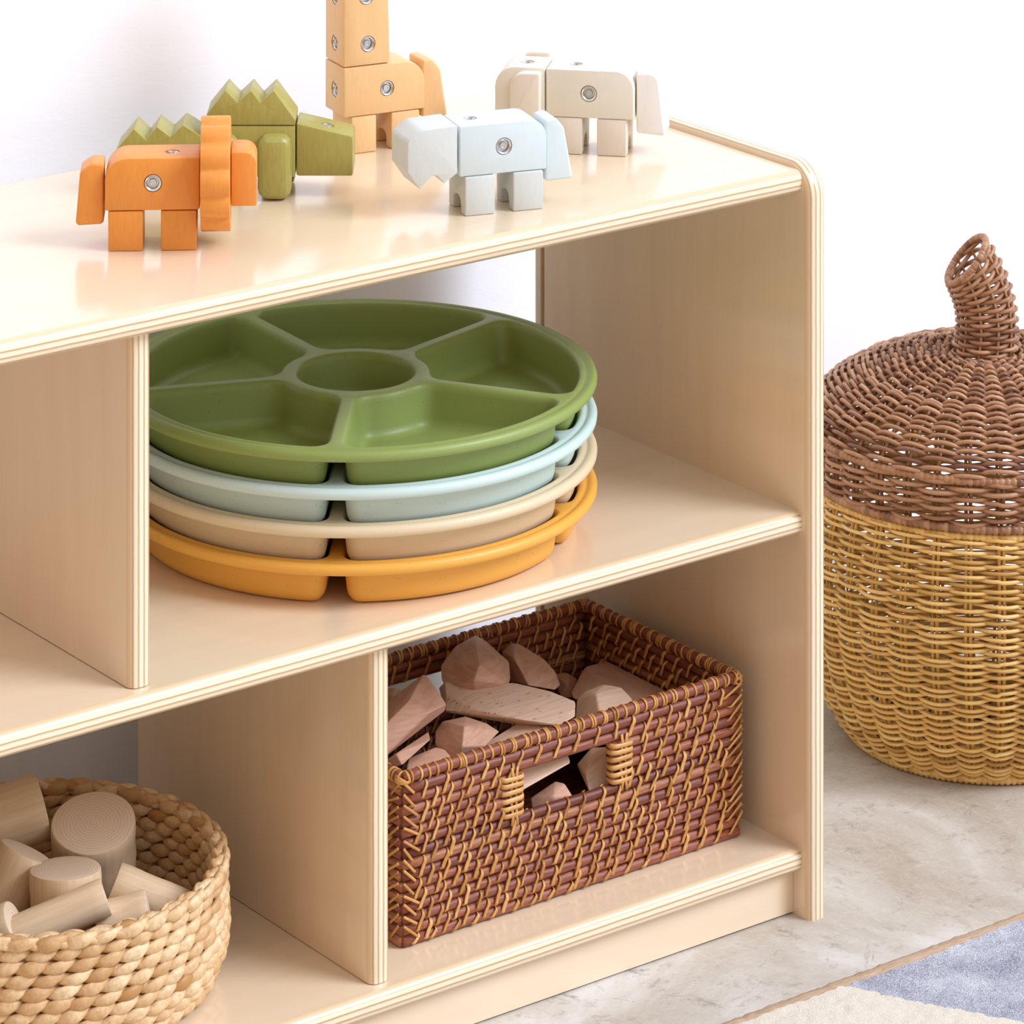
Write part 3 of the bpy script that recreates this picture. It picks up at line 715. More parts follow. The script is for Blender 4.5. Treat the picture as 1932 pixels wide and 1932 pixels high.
# ------------------------------------------------------------------ faceted blocks in the rattan basket
GEMS = {"A":{"c":[-0.1788,0.2101,0.1839],"p":[[-0.035,0.0022,0.0069],[-0.0106,0.0157,0.0132],[0.0026,0.0057,0.0191],[0.017,0.0253,0.0132],[-0.0253,-0.0377,0.018],[-0.0342,-0.0427,0.0093],[-0.0417,-0.0078,0.0013],[0.0025,-0.0269,0.0124],[0.0202,-0.0174,0.0035],[0.0115,-0.0306,-0.004],[0.0208,0.0152,0.0104],[-0.0014,-0.0462,-0.0018],[-0.0315,-0.0397,-0.0005],[-0.0445,-0.018,-0.0033],[-0.0088,0.0279,-0.007],[0.0107,0.0386,-0.002],[0.0213,0.0306,0.0027],[0.0329,0.0463,-0.002],[-0.001,-0.0041,0.0018],[-0.0081,-0.0081,-0.0051],[-0.0141,0.0199,-0.0115],[0.0212,0.0046,-0.0026],[0.0354,0.0122,-0.0098],[0.0284,0.0016,-0.0158],[0.0359,0.0382,-0.0042],[0.0181,-0.0109,-0.014],[-0.0059,-0.0057,-0.0129],[-0.0163,0.0117,-0.0152]]},"B":{"c":[-0.1911,0.1626,0.1718],"p":[[-0.0314,0.0322,0.0139],[-0.0001,0.0178,0.0113],[0.0176,0.0008,0.0108],[0.0331,-0.0252,0.0087],[0.0405,-0.0492,0.0062],[0.027,-0.0658,0.0026],[0.0072,-0.0727,0.0027],[-0.0174,-0.0504,0.0061],[-0.0358,-0.0148,0.007],[-0.0408,0.0176,0.0108],[-0.0268,0.0472,0.0029],[-0.049,0.0079,0.001],[-0.0125,-0.0377,-0.0033],[-0.0373,0.024,0.0024],[-0.009,0.0474,0.0004],[0.0161,0.0359,-0.0017],[0.0302,0.0223,-0.0021],[0.0426,0.0015,-0.0037],[0.0485,-0.0177,-0.0057],[0.0378,-0.031,-0.0086],[0.0219,-0.0365,-0.0085],[0.0022,-0.0186,-0.0058],[-0.0125,0.0098,-0.0051],[-0.0165,0.0358,-0.002],[-0.0053,0.0594,-0.0083],[-0.023,0.028,-0.0099],[0.0061,-0.0086,-0.0133],[-0.0137,0.0408,-0.0087]]},"C":{"c":[-0.1183,0.2178,0.1661],"p":[[-0.01,0.0266,0.0064],[-0.0032,0.0219,0.014],[-0.0032,0.0099,0.0167],[0.0042,-0.0136,0.0098],[0.0044,-0.029,0.004],[0.0049,-0.0353,-0.0056],[-0.0064,-0.043,-0.0043],[-0.0355,-0.0454,0.0071],[-0.0265,-0.0083,-0.0028],[-0.0252,-0.0114,0.0168],[0.0094,0.0442,-0.006],[0.0148,0.0405,0.0],[0.0148,0.0309,0.0022],[0.0207,0.0121,-0.0034],[0.0209,-0.0002,-0.008],[0.0213,-0.0053,-0.0156],[0.0123,-0.0115,-0.0146],[-0.011,-0.0134,-0.0055],[-0.0038,0.0163,-0.0134],[-0.0028,0.0139,0.0023]]},"D":{"c":[-0.2957,0.1479,0.1912],"p":[[-0.0402,-0.0108,-0.002],[-0.0194,0.0094,0.0029],[-0.0036,0.0112,0.0113],[0.0267,0.0118,0.0222],[0.0313,0.0111,0.0187],[0.0229,-0.0248,0.0109],[0.0231,-0.0221,0.0045],[-0.0459,-0.0347,-0.0127],[-0.0613,-0.0347,-0.017],[-0.0109,-0.0211,0.0205],[-0.0399,-0.0276,0.0096],[-0.0012,-0.034,0.0123],[-0.0144,0.0163,-0.0138],[0.0022,0.0325,-0.0099],[0.0149,0.0339,-0.0032],[0.0391,0.0344,0.0055],[0.0428,0.0338,0.0028],[0.036,0.0051,-0.0035],[0.0363,0.0073,-0.0086],[-0.019,-0.0028,-0.0223],[-0.0313,-0.0028,-0.0258],[0.009,0.008,0.0042],[-0.0141,0.0029,-0.0045],[0.0168,-0.0023,-0.0023]]},"E":{"c":[-0.3189,0.1191,0.1743],"p":[[-0.0193,-0.019,0.0121],[0.022,-0.0053,0.0147],[0.0151,-0.0172,0.014],[-0.0192,-0.0273,0.0059],[-0.0235,-0.0132,-0.0022],[-0.0224,-0.0054,0.0013],[0.0034,-0.0049,0.0092],[-0.0257,-0.0055,-0.0059],[0.0002,0.0068,-0.0013],[0.0333,0.0178,0.0008],[0.0277,0.0082,0.0001],[0.0003,0.0002,-0.0063],[-0.0031,0.0114,-0.0128],[-0.0022,0.0177,-0.01],[0.0184,0.0181,-0.0037],[-0.0049,0.0176,-0.0158]]},"F":{"c":[-0.2977,0.1114,0.1643],"p":[[-0.0292,-0.0085,0.0068],[-0.018,0.0027,0.0084],[0.0041,-0.0022,0.0132],[0.0088,-0.0082,0.0122],[0.0096,-0.0254,0.0054],[-0.0059,-0.0299,-0.0009],[-0.0307,-0.0137,-0.0019],[-0.0076,0.0151,-0.0057],[0.0014,0.024,-0.0043],[0.0191,0.0201,-0.0005],[0.0228,0.0154,-0.0013],[0.0234,0.0016,-0.0067],[0.0111,-0.002,-0.0118],[-0.0088,0.011,-0.0126]]},"G":{"c":[-0.2553,0.1277,0.1702],"p":[[-0.0229,0.0035,0.0087],[-0.0128,0.0074,0.0132],[0.0008,0.0074,0.0127],[0.0094,0.0067,0.012],[0.0192,-0.0079,0.009],[0.0261,-0.0162,0.0032],[0.0023,-0.0306,0.0026],[-0.0238,-0.0339,0.0029],[-0.0282,-0.0293,-0.0057],[-0.0318,-0.0189,-0.0028],[-0.0294,-0.0055,0.0031],[-0.0132,-0.0229,0.0194],[-0.0262,-0.0381,0.0111],[-0.0002,0.0275,-0.0055],[0.0078,0.0306,-0.0018],[0.0187,0.0306,-0.0022],[0.0256,0.03,-0.0028],[0.0334,0.0184,-0.0051],[0.039,0.0117,-0.0098],[0.0199,0.0002,-0.0103],[-0.0009,-0.0024,-0.0101],[-0.0045,0.0013,-0.017],[-0.0074,0.0096,-0.0146],[-0.0055,0.0203,-0.0099],[0.0075,0.0064,0.0031],[-0.0029,-0.0058,-0.0035]]},"H":{"c":[-0.2192,0.0992,0.1516],"p":[[-0.0504,0.0228,0.0026],[0.0346,0.0263,0.0213],[0.0405,0.0051,0.0165],[0.0337,-0.0189,0.0084],[0.0276,-0.0373,0.0022],[0.0106,-0.0399,-0.0018],[-0.023,-0.0392,-0.0082],[-0.054,-0.0143,-0.0078],[-0.0598,0.0176,-0.0006],[0.0188,-0.0082,0.0159],[-0.0513,-0.0107,0.0012],[-0.0284,0.0341,-0.006],[0.0396,0.0369,0.0089],[0.0443,0.0199,0.0051],[0.0389,0.0007,-0.0014],[0.034,-0.014,-0.0064],[0.0204,-0.0161,-0.0096],[-0.0065,-0.0155,-0.0147],[-0.0313,0.0044,-0.0144],[-0.036,0.0299,-0.0086],[0.0269,0.0092,0.0046],[-0.0292,0.0073,-0.0072]]},"I":{"c":[-0.144,0.1342,0.1461],"p":[[-0.0131,-0.0017,0.0059],[-0.0032,-0.0026,0.0084],[-0.0045,-0.0166,0.0086],[-0.0026,-0.0186,0.0023],[-0.0158,-0.0113,0.0013],[-0.0158,-0.0205,0.0098],[0.006,0.0201,-0.0062],[0.014,0.0193,-0.0041],[0.0129,0.0081,-0.004],[0.0144,0.0065,-0.0091],[0.0039,0.0123,-0.0099],[0.0038,0.005,-0.003]]},"J":{"c":[-0.0567,0.1807,0.1452],"p":[[-0.04,0.0097,0.0025],[-0.0132,0.0322,0.0039],[-0.006,0.0333,0.0094],[0.0331,0.0402,0.0056],[0.0365,0.0337,0.0056],[0.0297,-0.0511,0.0052],[0.0125,-0.0747,0.0053],[-0.0199,-0.0712,0.0055],[-0.0293,-0.057,0.0081],[-0.0269,-0.0107,0.0132],[-0.0484,-0.0039,0.0039],[-0.0397,-0.0218,0.0026],[-0.0153,0.0289,-0.0086],[0.0062,0.047,-0.0075],[0.0119,0.0479,-0.0031],[0.0432,0.0533,-0.0061],[0.0459,0.0482,-0.0061],[0.0405,-0.0197,-0.0065],[0.0268,-0.0386,-0.0063],[0.0008,-0.0358,-0.0062],[-0.0067,-0.0244,-0.0042],[-0.0048,0.0126,-0.0001],[-0.022,0.0181,-0.0075],[-0.015,0.0037,-0.0085]]},"K":{"c":[-0.1105,0.1324,0.1576],"p":[[-0.017,0.0101,0.0069],[-0.0086,0.0097,0.0122],[-0.011,-0.0078,0.0167],[0.0059,0.0027,0.0168],[0.0151,-0.0078,0.0154],[0.0157,-0.0219,0.01],[0.0074,-0.0304,0.0042],[-0.0036,-0.0313,0.0007],[-0.0165,-0.0309,0.0061],[-0.0226,-0.0271,0.0103],[-0.0242,-0.0278,0.0006],[-0.031,-0.0209,-0.0032],[-0.0311,-0.0055,-0.0033],[-0.0252,0.0014,0.0011],[0.0052,0.0321,-0.0067],[0.012,0.0319,-0.0024],[0.0101,0.0179,0.0012],[0.0236,0.0263,0.0013],[0.0309,0.0179,0.0001],[0.0314,0.0066,-0.0042],[0.0248,-0.0002,-0.0088],[0.016,-0.0009,-0.0116],[0.0057,-0.0006,-0.0073],[0.0008,0.0024,-0.0039],[-0.0005,0.0018,-0.0117],[-0.0059,0.0073,-0.0147],[-0.006,0.0197,-0.0148],[-0.0013,0.0252,-0.0113]]},"L":{"c":[-0.1438,0.097,0.1282],"p":[[-0.0163,0.0008,0.0074],[-0.0024,0.0019,0.0163],[0.0098,-0.0108,0.0183],[0.0055,-0.0227,0.0066],[-0.0073,-0.0275,-0.0045],[-0.0252,-0.0248,-0.0056],[-0.0159,0.004,0.0054],[-0.022,-0.0156,0.0055],[0.0036,0.0219,-0.0052],[0.0147,0.0228,0.0019],[0.0245,0.0126,0.0035],[0.021,0.0031,-0.0059],[0.0108,-0.0007,-0.0147],[-0.0035,0.0015,-0.0156],[0.0039,0.0245,-0.0068],[-0.001,0.0088,-0.0067]]},"M":{"c":[-0.1945,0.088,0.1202],"p":[[-0.022,0.0001,0.0047],[0.0001,-0.0042,0.0143],[0.0052,-0.0096,0.013],[0.0059,-0.0192,0.006],[-0.0115,-0.0192,-0.0042],[-0.0252,-0.0073,-0.003],[-0.012,-0.0185,0.0102],[-0.0022,0.0201,-0.0068],[0.0154,0.0167,0.0009],[0.0194,0.0123,-0.0001],[0.02,0.0047,-0.0058],[0.0061,0.0046,-0.0139],[-0.0049,0.0142,-0.0129],[0.0057,0.0052,-0.0024]]},"N":{"c":[-0.0691,0.2316,0.1359],"p":[[-0.0083,0.008,0.0079],[0.0012,0.0029,0.0087],[0.0052,-0.0077,0.0058],[-0.0064,-0.0212,-0.0027],[-0.0178,-0.0154,-0.0038],[-0.0107,-0.0141,0.0076],[0.0043,0.0207,-0.0007],[0.012,0.0166,-0.0001],[0.0152,0.0081,-0.0024],[0.0059,-0.0027,-0.0092],[-0.0032,0.0019,-0.0101],[0.0025,0.003,-0.001]]},"P":{"c":[-0.2561,0.2216,0.1721],"p":[[-0.011,0.004,0.0054],[-0.0054,0.0038,0.007],[-0.0015,-0.0037,0.0097],[0.0072,-0.0091,0.0057],[0.0043,-0.0181,0.0013],[-0.0091,-0.016,-0.0017],[-0.0208,-0.0099,-0.0027],[-0.0099,-0.0163,0.0069],[0.0016,0.0179,-0.0028],[0.0061,0.0177,-0.0015],[0.0092,0.0118,0.0007],[0.0162,0.0074,-0.0026],[0.0138,0.0002,-0.006],[0.0031,0.0019,-0.0085],[-0.0062,0.0067,-0.0093],[0.0025,0.0017,-0.0016]]}}
info = {'A': ('tallest faceted beech block, peaked, at the back left of the rattan basket', 'beech'), 'B': ('long pale beech block with dark flecks across the middle of the rattan basket', 'beech_flecked'),
 'C': ('reddish leaf-shaped beech block leaning behind the long flecked block', 'beech'), 'D': ('long beech bar sloping up beside the divider, at the left of the rattan basket', 'beech'),
 'E': ('small shaded beech block under the sloping bar by the divider', 'beech'), 'F': ('low dim beech block in the front left corner of the rattan basket', 'beech'),
 'G': ('faceted beech gem block behind the front rim, left of the slanting plank', 'beech'), 'H': ('flat beech plank slanting down behind the left end of the front handle hole', 'beech_pale'),
 'I': ('small beech block tip peeping between slanting plank and front rim', 'beech'), 'J': ('big beech block with a slanted side along the right wall of the rattan basket', 'beech'),
 'K': ('hexagonal beech log end with pale face by the front rim', 'beech_pale'), 'L': ('pale beech block seen through the right part of the front handle hole', 'beech_pale'),
 'M': ('pinkish beech block tip seen low in the left part of the front handle hole', 'beech'),'P': ('dim beech block end behind the sloping bar, far back left in the rattan basket', 'beech'),
 'N': ('small dim beech block in the back right of the rattan basket', 'beech')}
for k, g in GEMS.items():
    pts = []
    for p in g['p']:
        x, y, z = (p[i] + g['c'][i] for i in range(3))
        x = min(max(x, BX0 + .0055), BX1 - .0075); y = min(max(y, BY0 + .0065), BY1 - .0065); z = max(z, ZB + .011)
        pts.append((x - g['c'][0], y - g['c'][1], z - g['c'][2]))
    o = link('faceted_block', hull_mesh(pts, 'faceted_block'), M[info[k][1]], None, g['c'])
    tag(o, info[k][0], 'wooden block', 'faceted wooden blocks in the rattan basket')
# ------------------------------------------------------------------ round water hyacinth basket
HC, HR, HH = (-.6100, .1800), .1385, .090
hb = thing('hyacinth_basket', 'round straw-coloured braided water hyacinth basket on the bottom shelf, full of branch slices', 'basket', (HC[0], HC[1], ZB))
def rope(mb, R0, z, pitch_n, r, hr, phase, sq=1.0):
    n = pitch_n * 7
    for s in (0, PI):
        P = []; ref = []; rads = []
        for k in range(n):
            th = 2 * PI * k / n; ph = -pitch_n / 2 * th + s + phase
            rr = R0 + hr * math.cos(ph); P.append((rr * math.cos(th), rr * math.sin(th), z + hr * 1.15 * math.sin(ph)))
            rads.append(r * (1 + .10 * math.sin(k * 1.7 + s) + rng.normal(0, .05)))
        P = np.array(P); rd = np.repeat(np.clip(rng.normal(.5, .26, n // 7 + 1), 0, 1), 7)[:n]
        rd = np.clip(rd + rng.normal(0, .08, n), 0, 1)
        tube(mb, P, np.array(rads), 8, closed=True, rnd=rd, flat=(1.08, .95))
def braid(mb, R0, z, n, zh, wid, th, phase, sides=(1, -1), ln=1.45):
    """one braided row: overlapping slanting leaf folds on the outer and inner face"""
    t = np.arange(n * 4) * 2 * PI / (n * 4)
    tube(mb, np.c_[R0 * np.cos(t), R0 * np.sin(t), np.full(n * 4, z)], zh * .62, 8, closed=True, rnd=.15)  # added core ring, blocks light between the folds
    for sgn in sides:
        for k in range(n):
            step = 2 * PI / n; a0 = (k + phase) * step + rng.normal(0, .05) * step; m = 11; P = []; ref = []; rad = []
            for q in range(m):
                u = q / (m - 1); a = a0 + step * ln * (u - .5); bul = math.sin(PI * u)
                rr = R0 + sgn * (zh * .30 + th * .9 * bul - .0016 * abs(2 * u - 1) ** 2 + .0010 * (u - .5))
                P.append((rr * math.cos(a), rr * math.sin(a), z + sgn * zh * 1.15 * (u - .5) * 1.0))
                ref.append((math.cos(a), math.sin(a), 0)); rad.append((.12 + .88 * bul ** .8) * (1 + rng.normal(0, .02)))
            rn = float(np.clip(rng.normal(.55, .24), 0, 1))
            tube(mb, np.array(P), np.array(rad) * (1 + rng.normal(0, .06)), 10, rnd=np.clip(rn - .25 * np.abs(np.linspace(-1, 1, m)) ** 3, 0, 1), ref=np.array(ref), flat=(wid, th))
mb = MB()
rows = 9; zp = .0090
for j in range(rows):
    t = j / (rows - 1); R0 = HR - .0150 + .0105 * min(1, (j + .35) / 2.6) ** .6 + .002 * math.sin(t * PI)
    braid(mb, R0 + rng.normal(0, .0005), .0092 + zp * j, 45, .0056, .0051, .0031, (j * .37) % 1)
mb.build('braided_wall', M['hya'], hb)
mb = MB(); rope(mb, HR - .003, .0088 + zp * rows, 40, .0036, .0024, .7); braid(mb, HR - .003, .0090 + zp * rows, 42, .0056, .0052, .0032, .3); mb.build('braided_rim', M['hya'], hb)
mb = MB()
for j in range(7): rope(mb, HR - .024 - j * .0165, .0090, max(8, int(40 * (HR - .024 - j * .0165) / HR) // 2 * 2), .0048, .0034, j)
mb.build('basket_floor', M['hya'], hb)

def branch(label, c, ax, r, ln, ell=1.0, slant=0.0):
    """peeled branch slice; c = centre of one end, ax = direction from that end into the wood"""
    ax = Vector(ax).normalized(); mb = MB(); seg = 56; e = .0016
    prof = [(0.0, 0.0), (r * .3, 0), (r * .65, 0), (r - e, 0), (r - e * .4, e * .15), (r, e)]
    prof += [(r * (1 + .012 * math.sin(k * 1.3)), e + (ln - 2 * e) * k / 8) for k in range(1, 8)]
    prof += [(r, ln - e), (r - e * .4, ln - e * .15), (r - e, ln), (r * .65, ln), (r * .3, ln), (0, ln)]
    V = []; F = []; mi = []
    for i, (a, h) in enumerate(prof):
        for k in range(seg):
            t = 2 * PI * k / seg; w = 1 + .02 * math.sin(2 * t + r * 300) + .012 * math.sin(3 * t + 1)
            x, y = a * w * math.cos(t), a * w * math.sin(t) * ell
            V.append((x, y, h + slant * x * (1 - h / ln)))
    for i in range(len(prof) - 1):
        for k in range(seg):
            l = (k + 1) % seg; F.append((i * seg + k, (i + 1) * seg + k, (i + 1) * seg + l, i * seg + l)); mi.append(1 if i < 4 or i > len(prof) - 6 else 0)
    me = bpy.data.meshes.new('branch_slice'); me.from_pydata(V, [], F); me.validate()
    bm = bmesh.new(); bm.from_mesh(me)
    for f, m in zip(bm.faces, mi): f.material_index = m
    bmesh.ops.remove_doubles(bm, verts=bm.verts, dist=1e-6)
    bmesh.ops.recalc_face_normals(bm, faces=bm.faces); bm.to_mesh(me); bm.free()
    me.polygons.foreach_set('use_smooth', np.full(len(me.polygons), True)); me.set_sharp_from_angle(angle=R(45))
    o = link('branch_slice', me, [M['branch'], M['branch_end']])
    o.rotation_euler = ax.to_track_quat('Z', 'Y').to_euler(); o.location = c
    return tag(o, label, 'wooden block', 'branch slices in the hyacinth basket')
RT, DP = Vector((.7998, -.6003, 0)), Vector((.6003, .7998, 0)); UPV = Vector((0, 0, 1))
def dirv(r, d, u): return RT * r + DP * d + UPV * u
def px(x, y, z):      # point of the place seen at a spot of the photograph, at height z
    C = Vector((-2.2453, -2.5916, 1.5324)); v = DP + RT * ((x - 966) / 8001.06) + UPV * (-(y + 1844.08) / 8001.06)
    return C + v * ((z - C.z) / v.z)
branch('widest branch slice, ringed end tilted to the front, in the hyacinth basket', px(176, 1552, .150), dirv(-.02, .36, -.93), .0325, .046)
branch('upright oval-topped branch slice in the centre of the hyacinth basket', px(123, 1638, .150), dirv(.03, .0, -1), .0295, .056, .92, .12)
branch('thick branch piece lying at the back left of the hyacinth basket', px(80, 1522, .152), dirv(-.93, -.28, -.20), .0255, .050)
branch('branch piece leaning at the left edge of the photo, behind the upright slice', px(50, 1606, .150), dirv(-.40, -.22, -.86), .0215, .060)
branch('thin pale branch piece slanting in front of the upright slice', px(200, 1692, .143), dirv(-.9, -.22, -.30), .0135, .074)
branch('short branch piece with cut end at the right side of the hyacinth basket', px(213, 1670, .128), dirv(.88, -.05, -.34), .0170, .056)
branch('pale branch piece lying low behind the front right rim of the hyacinth basket', px(282, 1722, .124), dirv(-.92, -.12, -.20), .0165, .040)
branch('small branch piece behind the front rim at the left edge of the photo', px(28, 1742, .130), dirv(-.86, .1, -.45), .0165, .050)


# ------------------------------------------------------------------ acorn basket
AX, AY = .3793, .1993
ac = thing('acorn_basket', 'large acorn-shaped wicker basket with brown lid and yellow base on the concrete floor', 'basket', (AX, AY, 0))
def interp(prof, n_step):
    p = np.array(prof); d = np.r_[0, np.cumsum(np.hypot(*np.diff(p, axis=0).T))]
    n = max(2, int(round(d[-1] / n_step))); s = np.linspace(0, d[-1], n + 1)
    # smooth the polyline a little
    r = np.interp(s, d, p[:, 0]); z = np.interp(s, d, p[:, 1])
    for _ in range(3): r[1:-1] = (r[:-2] + 2 * r[1:-1] + r[2:]) / 4; z[1:-1] = (z[:-2] + 2 * z[1:-1] + z[2:]) / 4
    return np.c_[r, z]
def weave(mb, prof, step, N, amp, rad, phase0=0.0):
    P = interp(prof, step)
    T = np.gradient(P, axis=0); T /= np.linalg.norm(T, axis=1)[:, None]; NN = np.c_[T[:, 1], -T[:, 0]]     # outward normal in (r,z)
    for j, ((r, z), nn) in enumerate(zip(P, NN)):
        n = N * 8; th = np.arange(n) * 2 * PI / n + phase0
        w = np.cos(N / 2 * (th - phase0)) * (1 if j % 2 else -1); w = np.sign(w) * np.abs(w) ** .85
        am = min(amp, r * .075)
        sag = .0007 * np.sin(3 * th + j) + .0004 * rng.normal(size=n).cumsum() * .1
        rr = r + nn[0] * am * w; zz = z + nn[1] * am * w + sag
        tube(mb, np.c_[rr * np.cos(th), rr * np.sin(th), zz], rad * (1 + rng.normal(0, .05)), 6, closed=True, rnd=float(np.clip(rng.normal(.5, .22), 0, 1)))
def stakes(mb, prof, N, gap, rad, phase0=0.0, cnt=2):
    P = interp(prof, .01)
    for k in range(N):
        t = phase0 + 2 * PI * k / N
        for q in range(cnt):
            off = (q - (cnt - 1) / 2) * gap
            V = [(r * math.cos(t) - off * math.sin(t), r * math.sin(t) + off * math.cos(t), z) for r, z in P]
            tube(mb, V, rad, 6, rnd=.4)
def ring(mb, r, z, rad, wraps, rnd0=.5):
    n = wraps * 4; th = np.arange(n) * 2 * PI / n
    k = np.arange(n) % 4; rr = rad * np.array([.76, .97, 1.04, .97])[k]
    tube(mb, np.c_[r * np.cos(th), r * np.sin(th), np.full(n, z)], rr, 8, closed=True, rnd=np.clip(rnd0 + np.repeat(rng.normal(0, .2, wraps), 4), 0, 1))
PH = R(-128)
base_prof = [(.122, .008), (.1330, .022), (.1455, .045), (.1560, .075), (.1635, .110), (.1670, .145), (.1665, .180), (.1620, .212), (.1585, .226)]
base = MB(); weave(base, base_prof, .0034, 36, .0042, .00176, PH); stakes(base, base_prof, 36, .0042, .0016, PH)
bo = base.build('woven_base', M['wick_y'], ac)
for a in ((.1580, .2285, .0038, 190), (.1215, .0052, .0046, 150)):
    mb = MB(); ring(mb, *a); mb.build('bound_ring', M['wick_y'], bo)
mb = MB(); weave(mb, [(.118, .006), (.02, .006)], .0036, 36, .0016, .0018, PH); mb.build('basket_floor', M['wick_y'], bo)
lid = MB()
band = [(.1585, .2405), (.1605, .255), (.1590, .273)]
dome = [(.1590, .2800), (.1560, .2850), (.1490, .2935), (.1390, .3020), (.1250, .3120), (.1070, .3215), (.0880, .3290), (.0700, .3345), (.0520, .3375), (.0330, .3390)]
weave(lid, band, .0036, 36, .0044, .0020, PH); stakes(lid, band, 36, .0045, .0017, PH)
weave(lid, dome[:6], .0035, 36, .0046, .0020, PH); stakes(lid, dome, 36, .0040, .0016, PH, 1)
weave(lid, dome[5:], .0039, 36, .0042, .0019, PH)
lo = lid.build('woven_lid', M['wick_b'], ac)
for a in ((.1600, .2358, .0043, 190), (.1600, .2768, .0040, 190)):
    mb = MB(); ring(mb, *a); mb.build('bound_ring', M['wick_b'], lo)
# stem, hollow, leaning to the left with an open slanted mouth
st = MB(); N = 10; nr = 21
def stem_frame(t):
    c = Vector((0, 0, .3385)) + UPV * (.082 * t) + RT * (.0035 * math.sin(t * PI) * 1.2 - .0155 * t ** 2.4) + DP * (.002 * t)
    tilt = t ** 2.2 * R(50)
    n = (UPV * math.cos(tilt) - RT * math.sin(tilt) - DP * (.14 * math.sin(tilt))).normalized()
    e1 = RT * math.cos(tilt) + UPV * math.sin(tilt); e1 = (e1 - n * e1.dot(n)).normalized(); e2 = n.cross(e1)
    r = .0262 - .0035 * t - .0006 * math.sin(t * PI)
    return c, e1, e2, r * (1 + .10 * t ** 3), r
for j in range(nr):
    t = j / (nr - 1) * .97; c, e1, e2, ra, rb_ = stem_frame(t); P = []
    n = N * 10
    for k in range(n):
        a = 2 * PI * k / n; w = math.cos(N / 2 * a) * (1 if j % 2 else -1)
        P.append(np.array(c + e1 * math.cos(a) * (ra + .0026 * w) + e2 * math.sin(a) * (rb_ + .0026 * w)))
    tube(st, np.array(P), .0020, 6, closed=True, rnd=float(np.clip(rng.normal(.5, .22), 0, 1)))
for k in range(N):
    a = 2 * PI * k / N; P = []
    for t in np.linspace(0, 1, 14):
        c, e1, e2, ra, rb_ = stem_frame(t); P.append(np.array(c + e1 * math.cos(a) * ra + e2 * math.sin(a) * rb_))
    tube(st, P, .0013, 6, rnd=.8)
so = st.build('woven_stem', M['wick_b'], lo)
mb = MB(); c, e1, e2, ra, rb_ = stem_frame(1.0); n = 46 * 4; P = []
for k in range(n):
    a = 2 * PI * k / n; P.append(np.array(c + e1 * math.cos(a) * (ra + .0005) + e2 * math.sin(a) * (rb_ + .0005)))
tube(mb, np.array(P), np.where(np.arange(n) % 4 == 0, .0028, .0034), 8, closed=True, rnd=np.clip(.5 + np.repeat(rng.normal(0, .2, 46), 4), 0, 1)); mb.build('stem_rim', M['wick_b'], so)

# ------------------------------------------------------------------ rug
RX0, RX1, RY1, RZ = -1.4, 1.2, -.1095, .0085
rg = thing('rug', 'cream and blue-grey pile rug with brown bound edge on the concrete floor', 'rug', (0, 0, 0))
def pile(x0, x1, y0, y1, st):
    nx, ny = int((x1 - x0) / st) + 1, int((y1 - y0) / st) + 1
    X, Y = np.meshgrid(np.linspace(x0, x1, nx), np.linspace(y0, y1, ny)); Z = RZ + rng.normal(0, .0004, X.shape) + .0008 * np.sin(X * 23 + 2 * np.sin(Y * 17))
    V = np.c_[X.ravel(), Y.ravel(), Z.ravel()]
    F = [(j * nx + i, j * nx + i + 1, (j + 1) * nx + i + 1, (j + 1) * nx + i) for j in range(ny - 1) for i in range(nx - 1)]
    return V, F
mb = MB(); V, F = pile(RX0, RX1, -1.05, RY1 - .004, .0038); mb.add(V, F)
mb.add([(RX0, -1.05, 0), (RX1, -1.05, 0), (RX1, RY1 - .004, 0), (RX0, RY1 - .004, 0)], [(3, 2, 1, 0)])
mb.build('pile', M['rug'], rg)
mb = MB()
def bind(a, b):
    n = int(np.hypot(b[0] - a[0], b[1] - a[1]) / .004); t = np.linspace(0, 1, n)
    P = np.c_[a[0] + (b[0] - a[0]) * t, a[1] + (b[1] - a[1]) * t, np.full(n, .0055) + rng.normal(0, .0002, n)]
    tube(mb, P, 1 + rng.normal(0, .04, n), 10, rnd=.5, flat=(.0062, .0052))
bind((RX0, RY1), (RX1, RY1)); bind((RX1, RY1), (RX1, -1.05)); bind((RX0, -1.05), (RX1, -1.05)); bind((RX0, RY1), (RX0, -1.05))
mb.build('bound_edge', M['binding'], rg)['label'] = 'brown fabric binding'

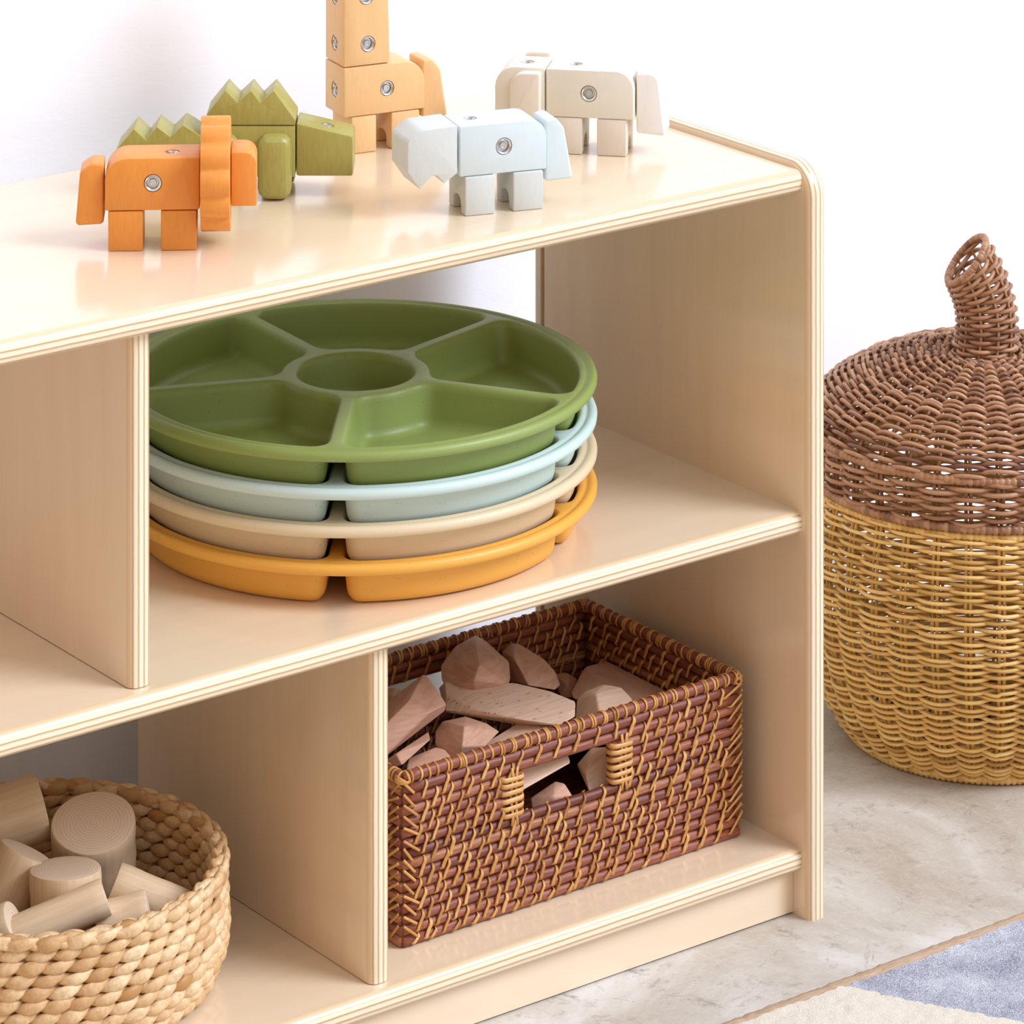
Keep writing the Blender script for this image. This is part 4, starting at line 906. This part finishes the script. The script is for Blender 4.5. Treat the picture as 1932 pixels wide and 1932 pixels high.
# ------------------------------------------------------------------ camera and light
cam = bpy.data.cameras.new('camera'); cam.sensor_width = 36; cam.sensor_fit = 'HORIZONTAL'
cam.lens = 8001.06 / 1932 * 36; cam.shift_y = -(966 + 1844.08) / 1932; cam.clip_start = .1; cam.clip_end = 50
co = bpy.data.objects.new('camera', cam); COL.objects.link(co)
co.location = (-2.2453, -2.5916, 1.5324); co.rotation_euler = (R(90), 0, -.6438)
scene.camera = co
sun = bpy.data.lights.new('window_light', 'SUN'); sun.energy = SUN_E; sun.angle = R(SUN_A); sun.color = (.955, 1.02, 1.21)
so = bpy.data.objects.new('window_light', sun); COL.objects.link(so)
d = Vector((-.60, .80, -SUN_T)); so.rotation_euler = d.to_track_quat('-Z', 'Y').to_euler()
w = bpy.data.worlds.new('world'); scene.world = w; w.use_nodes = True; wt = w.node_tree
bg = wt.nodes['Background']; tc = wt.nodes.new('ShaderNodeTexCoord'); dp = wt.nodes.new('ShaderNodeVectorMath'); dp.operation = 'DOT_PRODUCT'
dp.inputs[1].default_value = Vector(WORLD_D).normalized(); wt.links.new(tc.outputs['Generated'], dp.inputs[0])
cr = wt.nodes.new('ShaderNodeValToRGB'); mr = wt.nodes.new('ShaderNodeMapRange'); mr.inputs['From Min'].default_value = -1; mr.inputs['From Max'].default_value = 1
wt.links.new(dp.outputs['Value'], mr.inputs['Value']); wt.links.new(mr.outputs['Result'], cr.inputs['Fac']); sx = wt.nodes.new('ShaderNodeSeparateXYZ'); wt.links.new(tc.outputs['Generated'], sx.inputs[0])
mz = wt.nodes.new('ShaderNodeMapRange'); mz.interpolation_type = 'SMOOTHSTEP'; mz.inputs['From Min'].default_value = .15; mz.inputs['From Max'].default_value = .9; mz.inputs['To Max'].default_value = SKY_F
wt.links.new(sx.outputs[2], mz.inputs['Value'])
mx = wt.nodes.new('ShaderNodeMix'); mx.data_type = 'RGBA'; wt.links.new(mz.outputs['Result'], mx.inputs[0]); wt.links.new(cr.outputs['Color'], mx.inputs[6]); mx.inputs[7].default_value = (*SKY_C, 1)
wt.links.new(mx.outputs[2], bg.inputs['Color'])
e = cr.color_ramp.elements; e[0].position = .50; e[0].color = (*WORLD_DARK, 1); e[1].position = .92; e[1].color = (*WORLD_LIGHT, 1)
bg.inputs['Strength'].default_value = WORLD_E
scene.view_settings.view_transform = 'Standard'; scene.view_settings.look = 'None'
scene.view_settings.exposure = 0; scene.view_settings.gamma = 1; scene.view_settings.use_curve_mapping = False
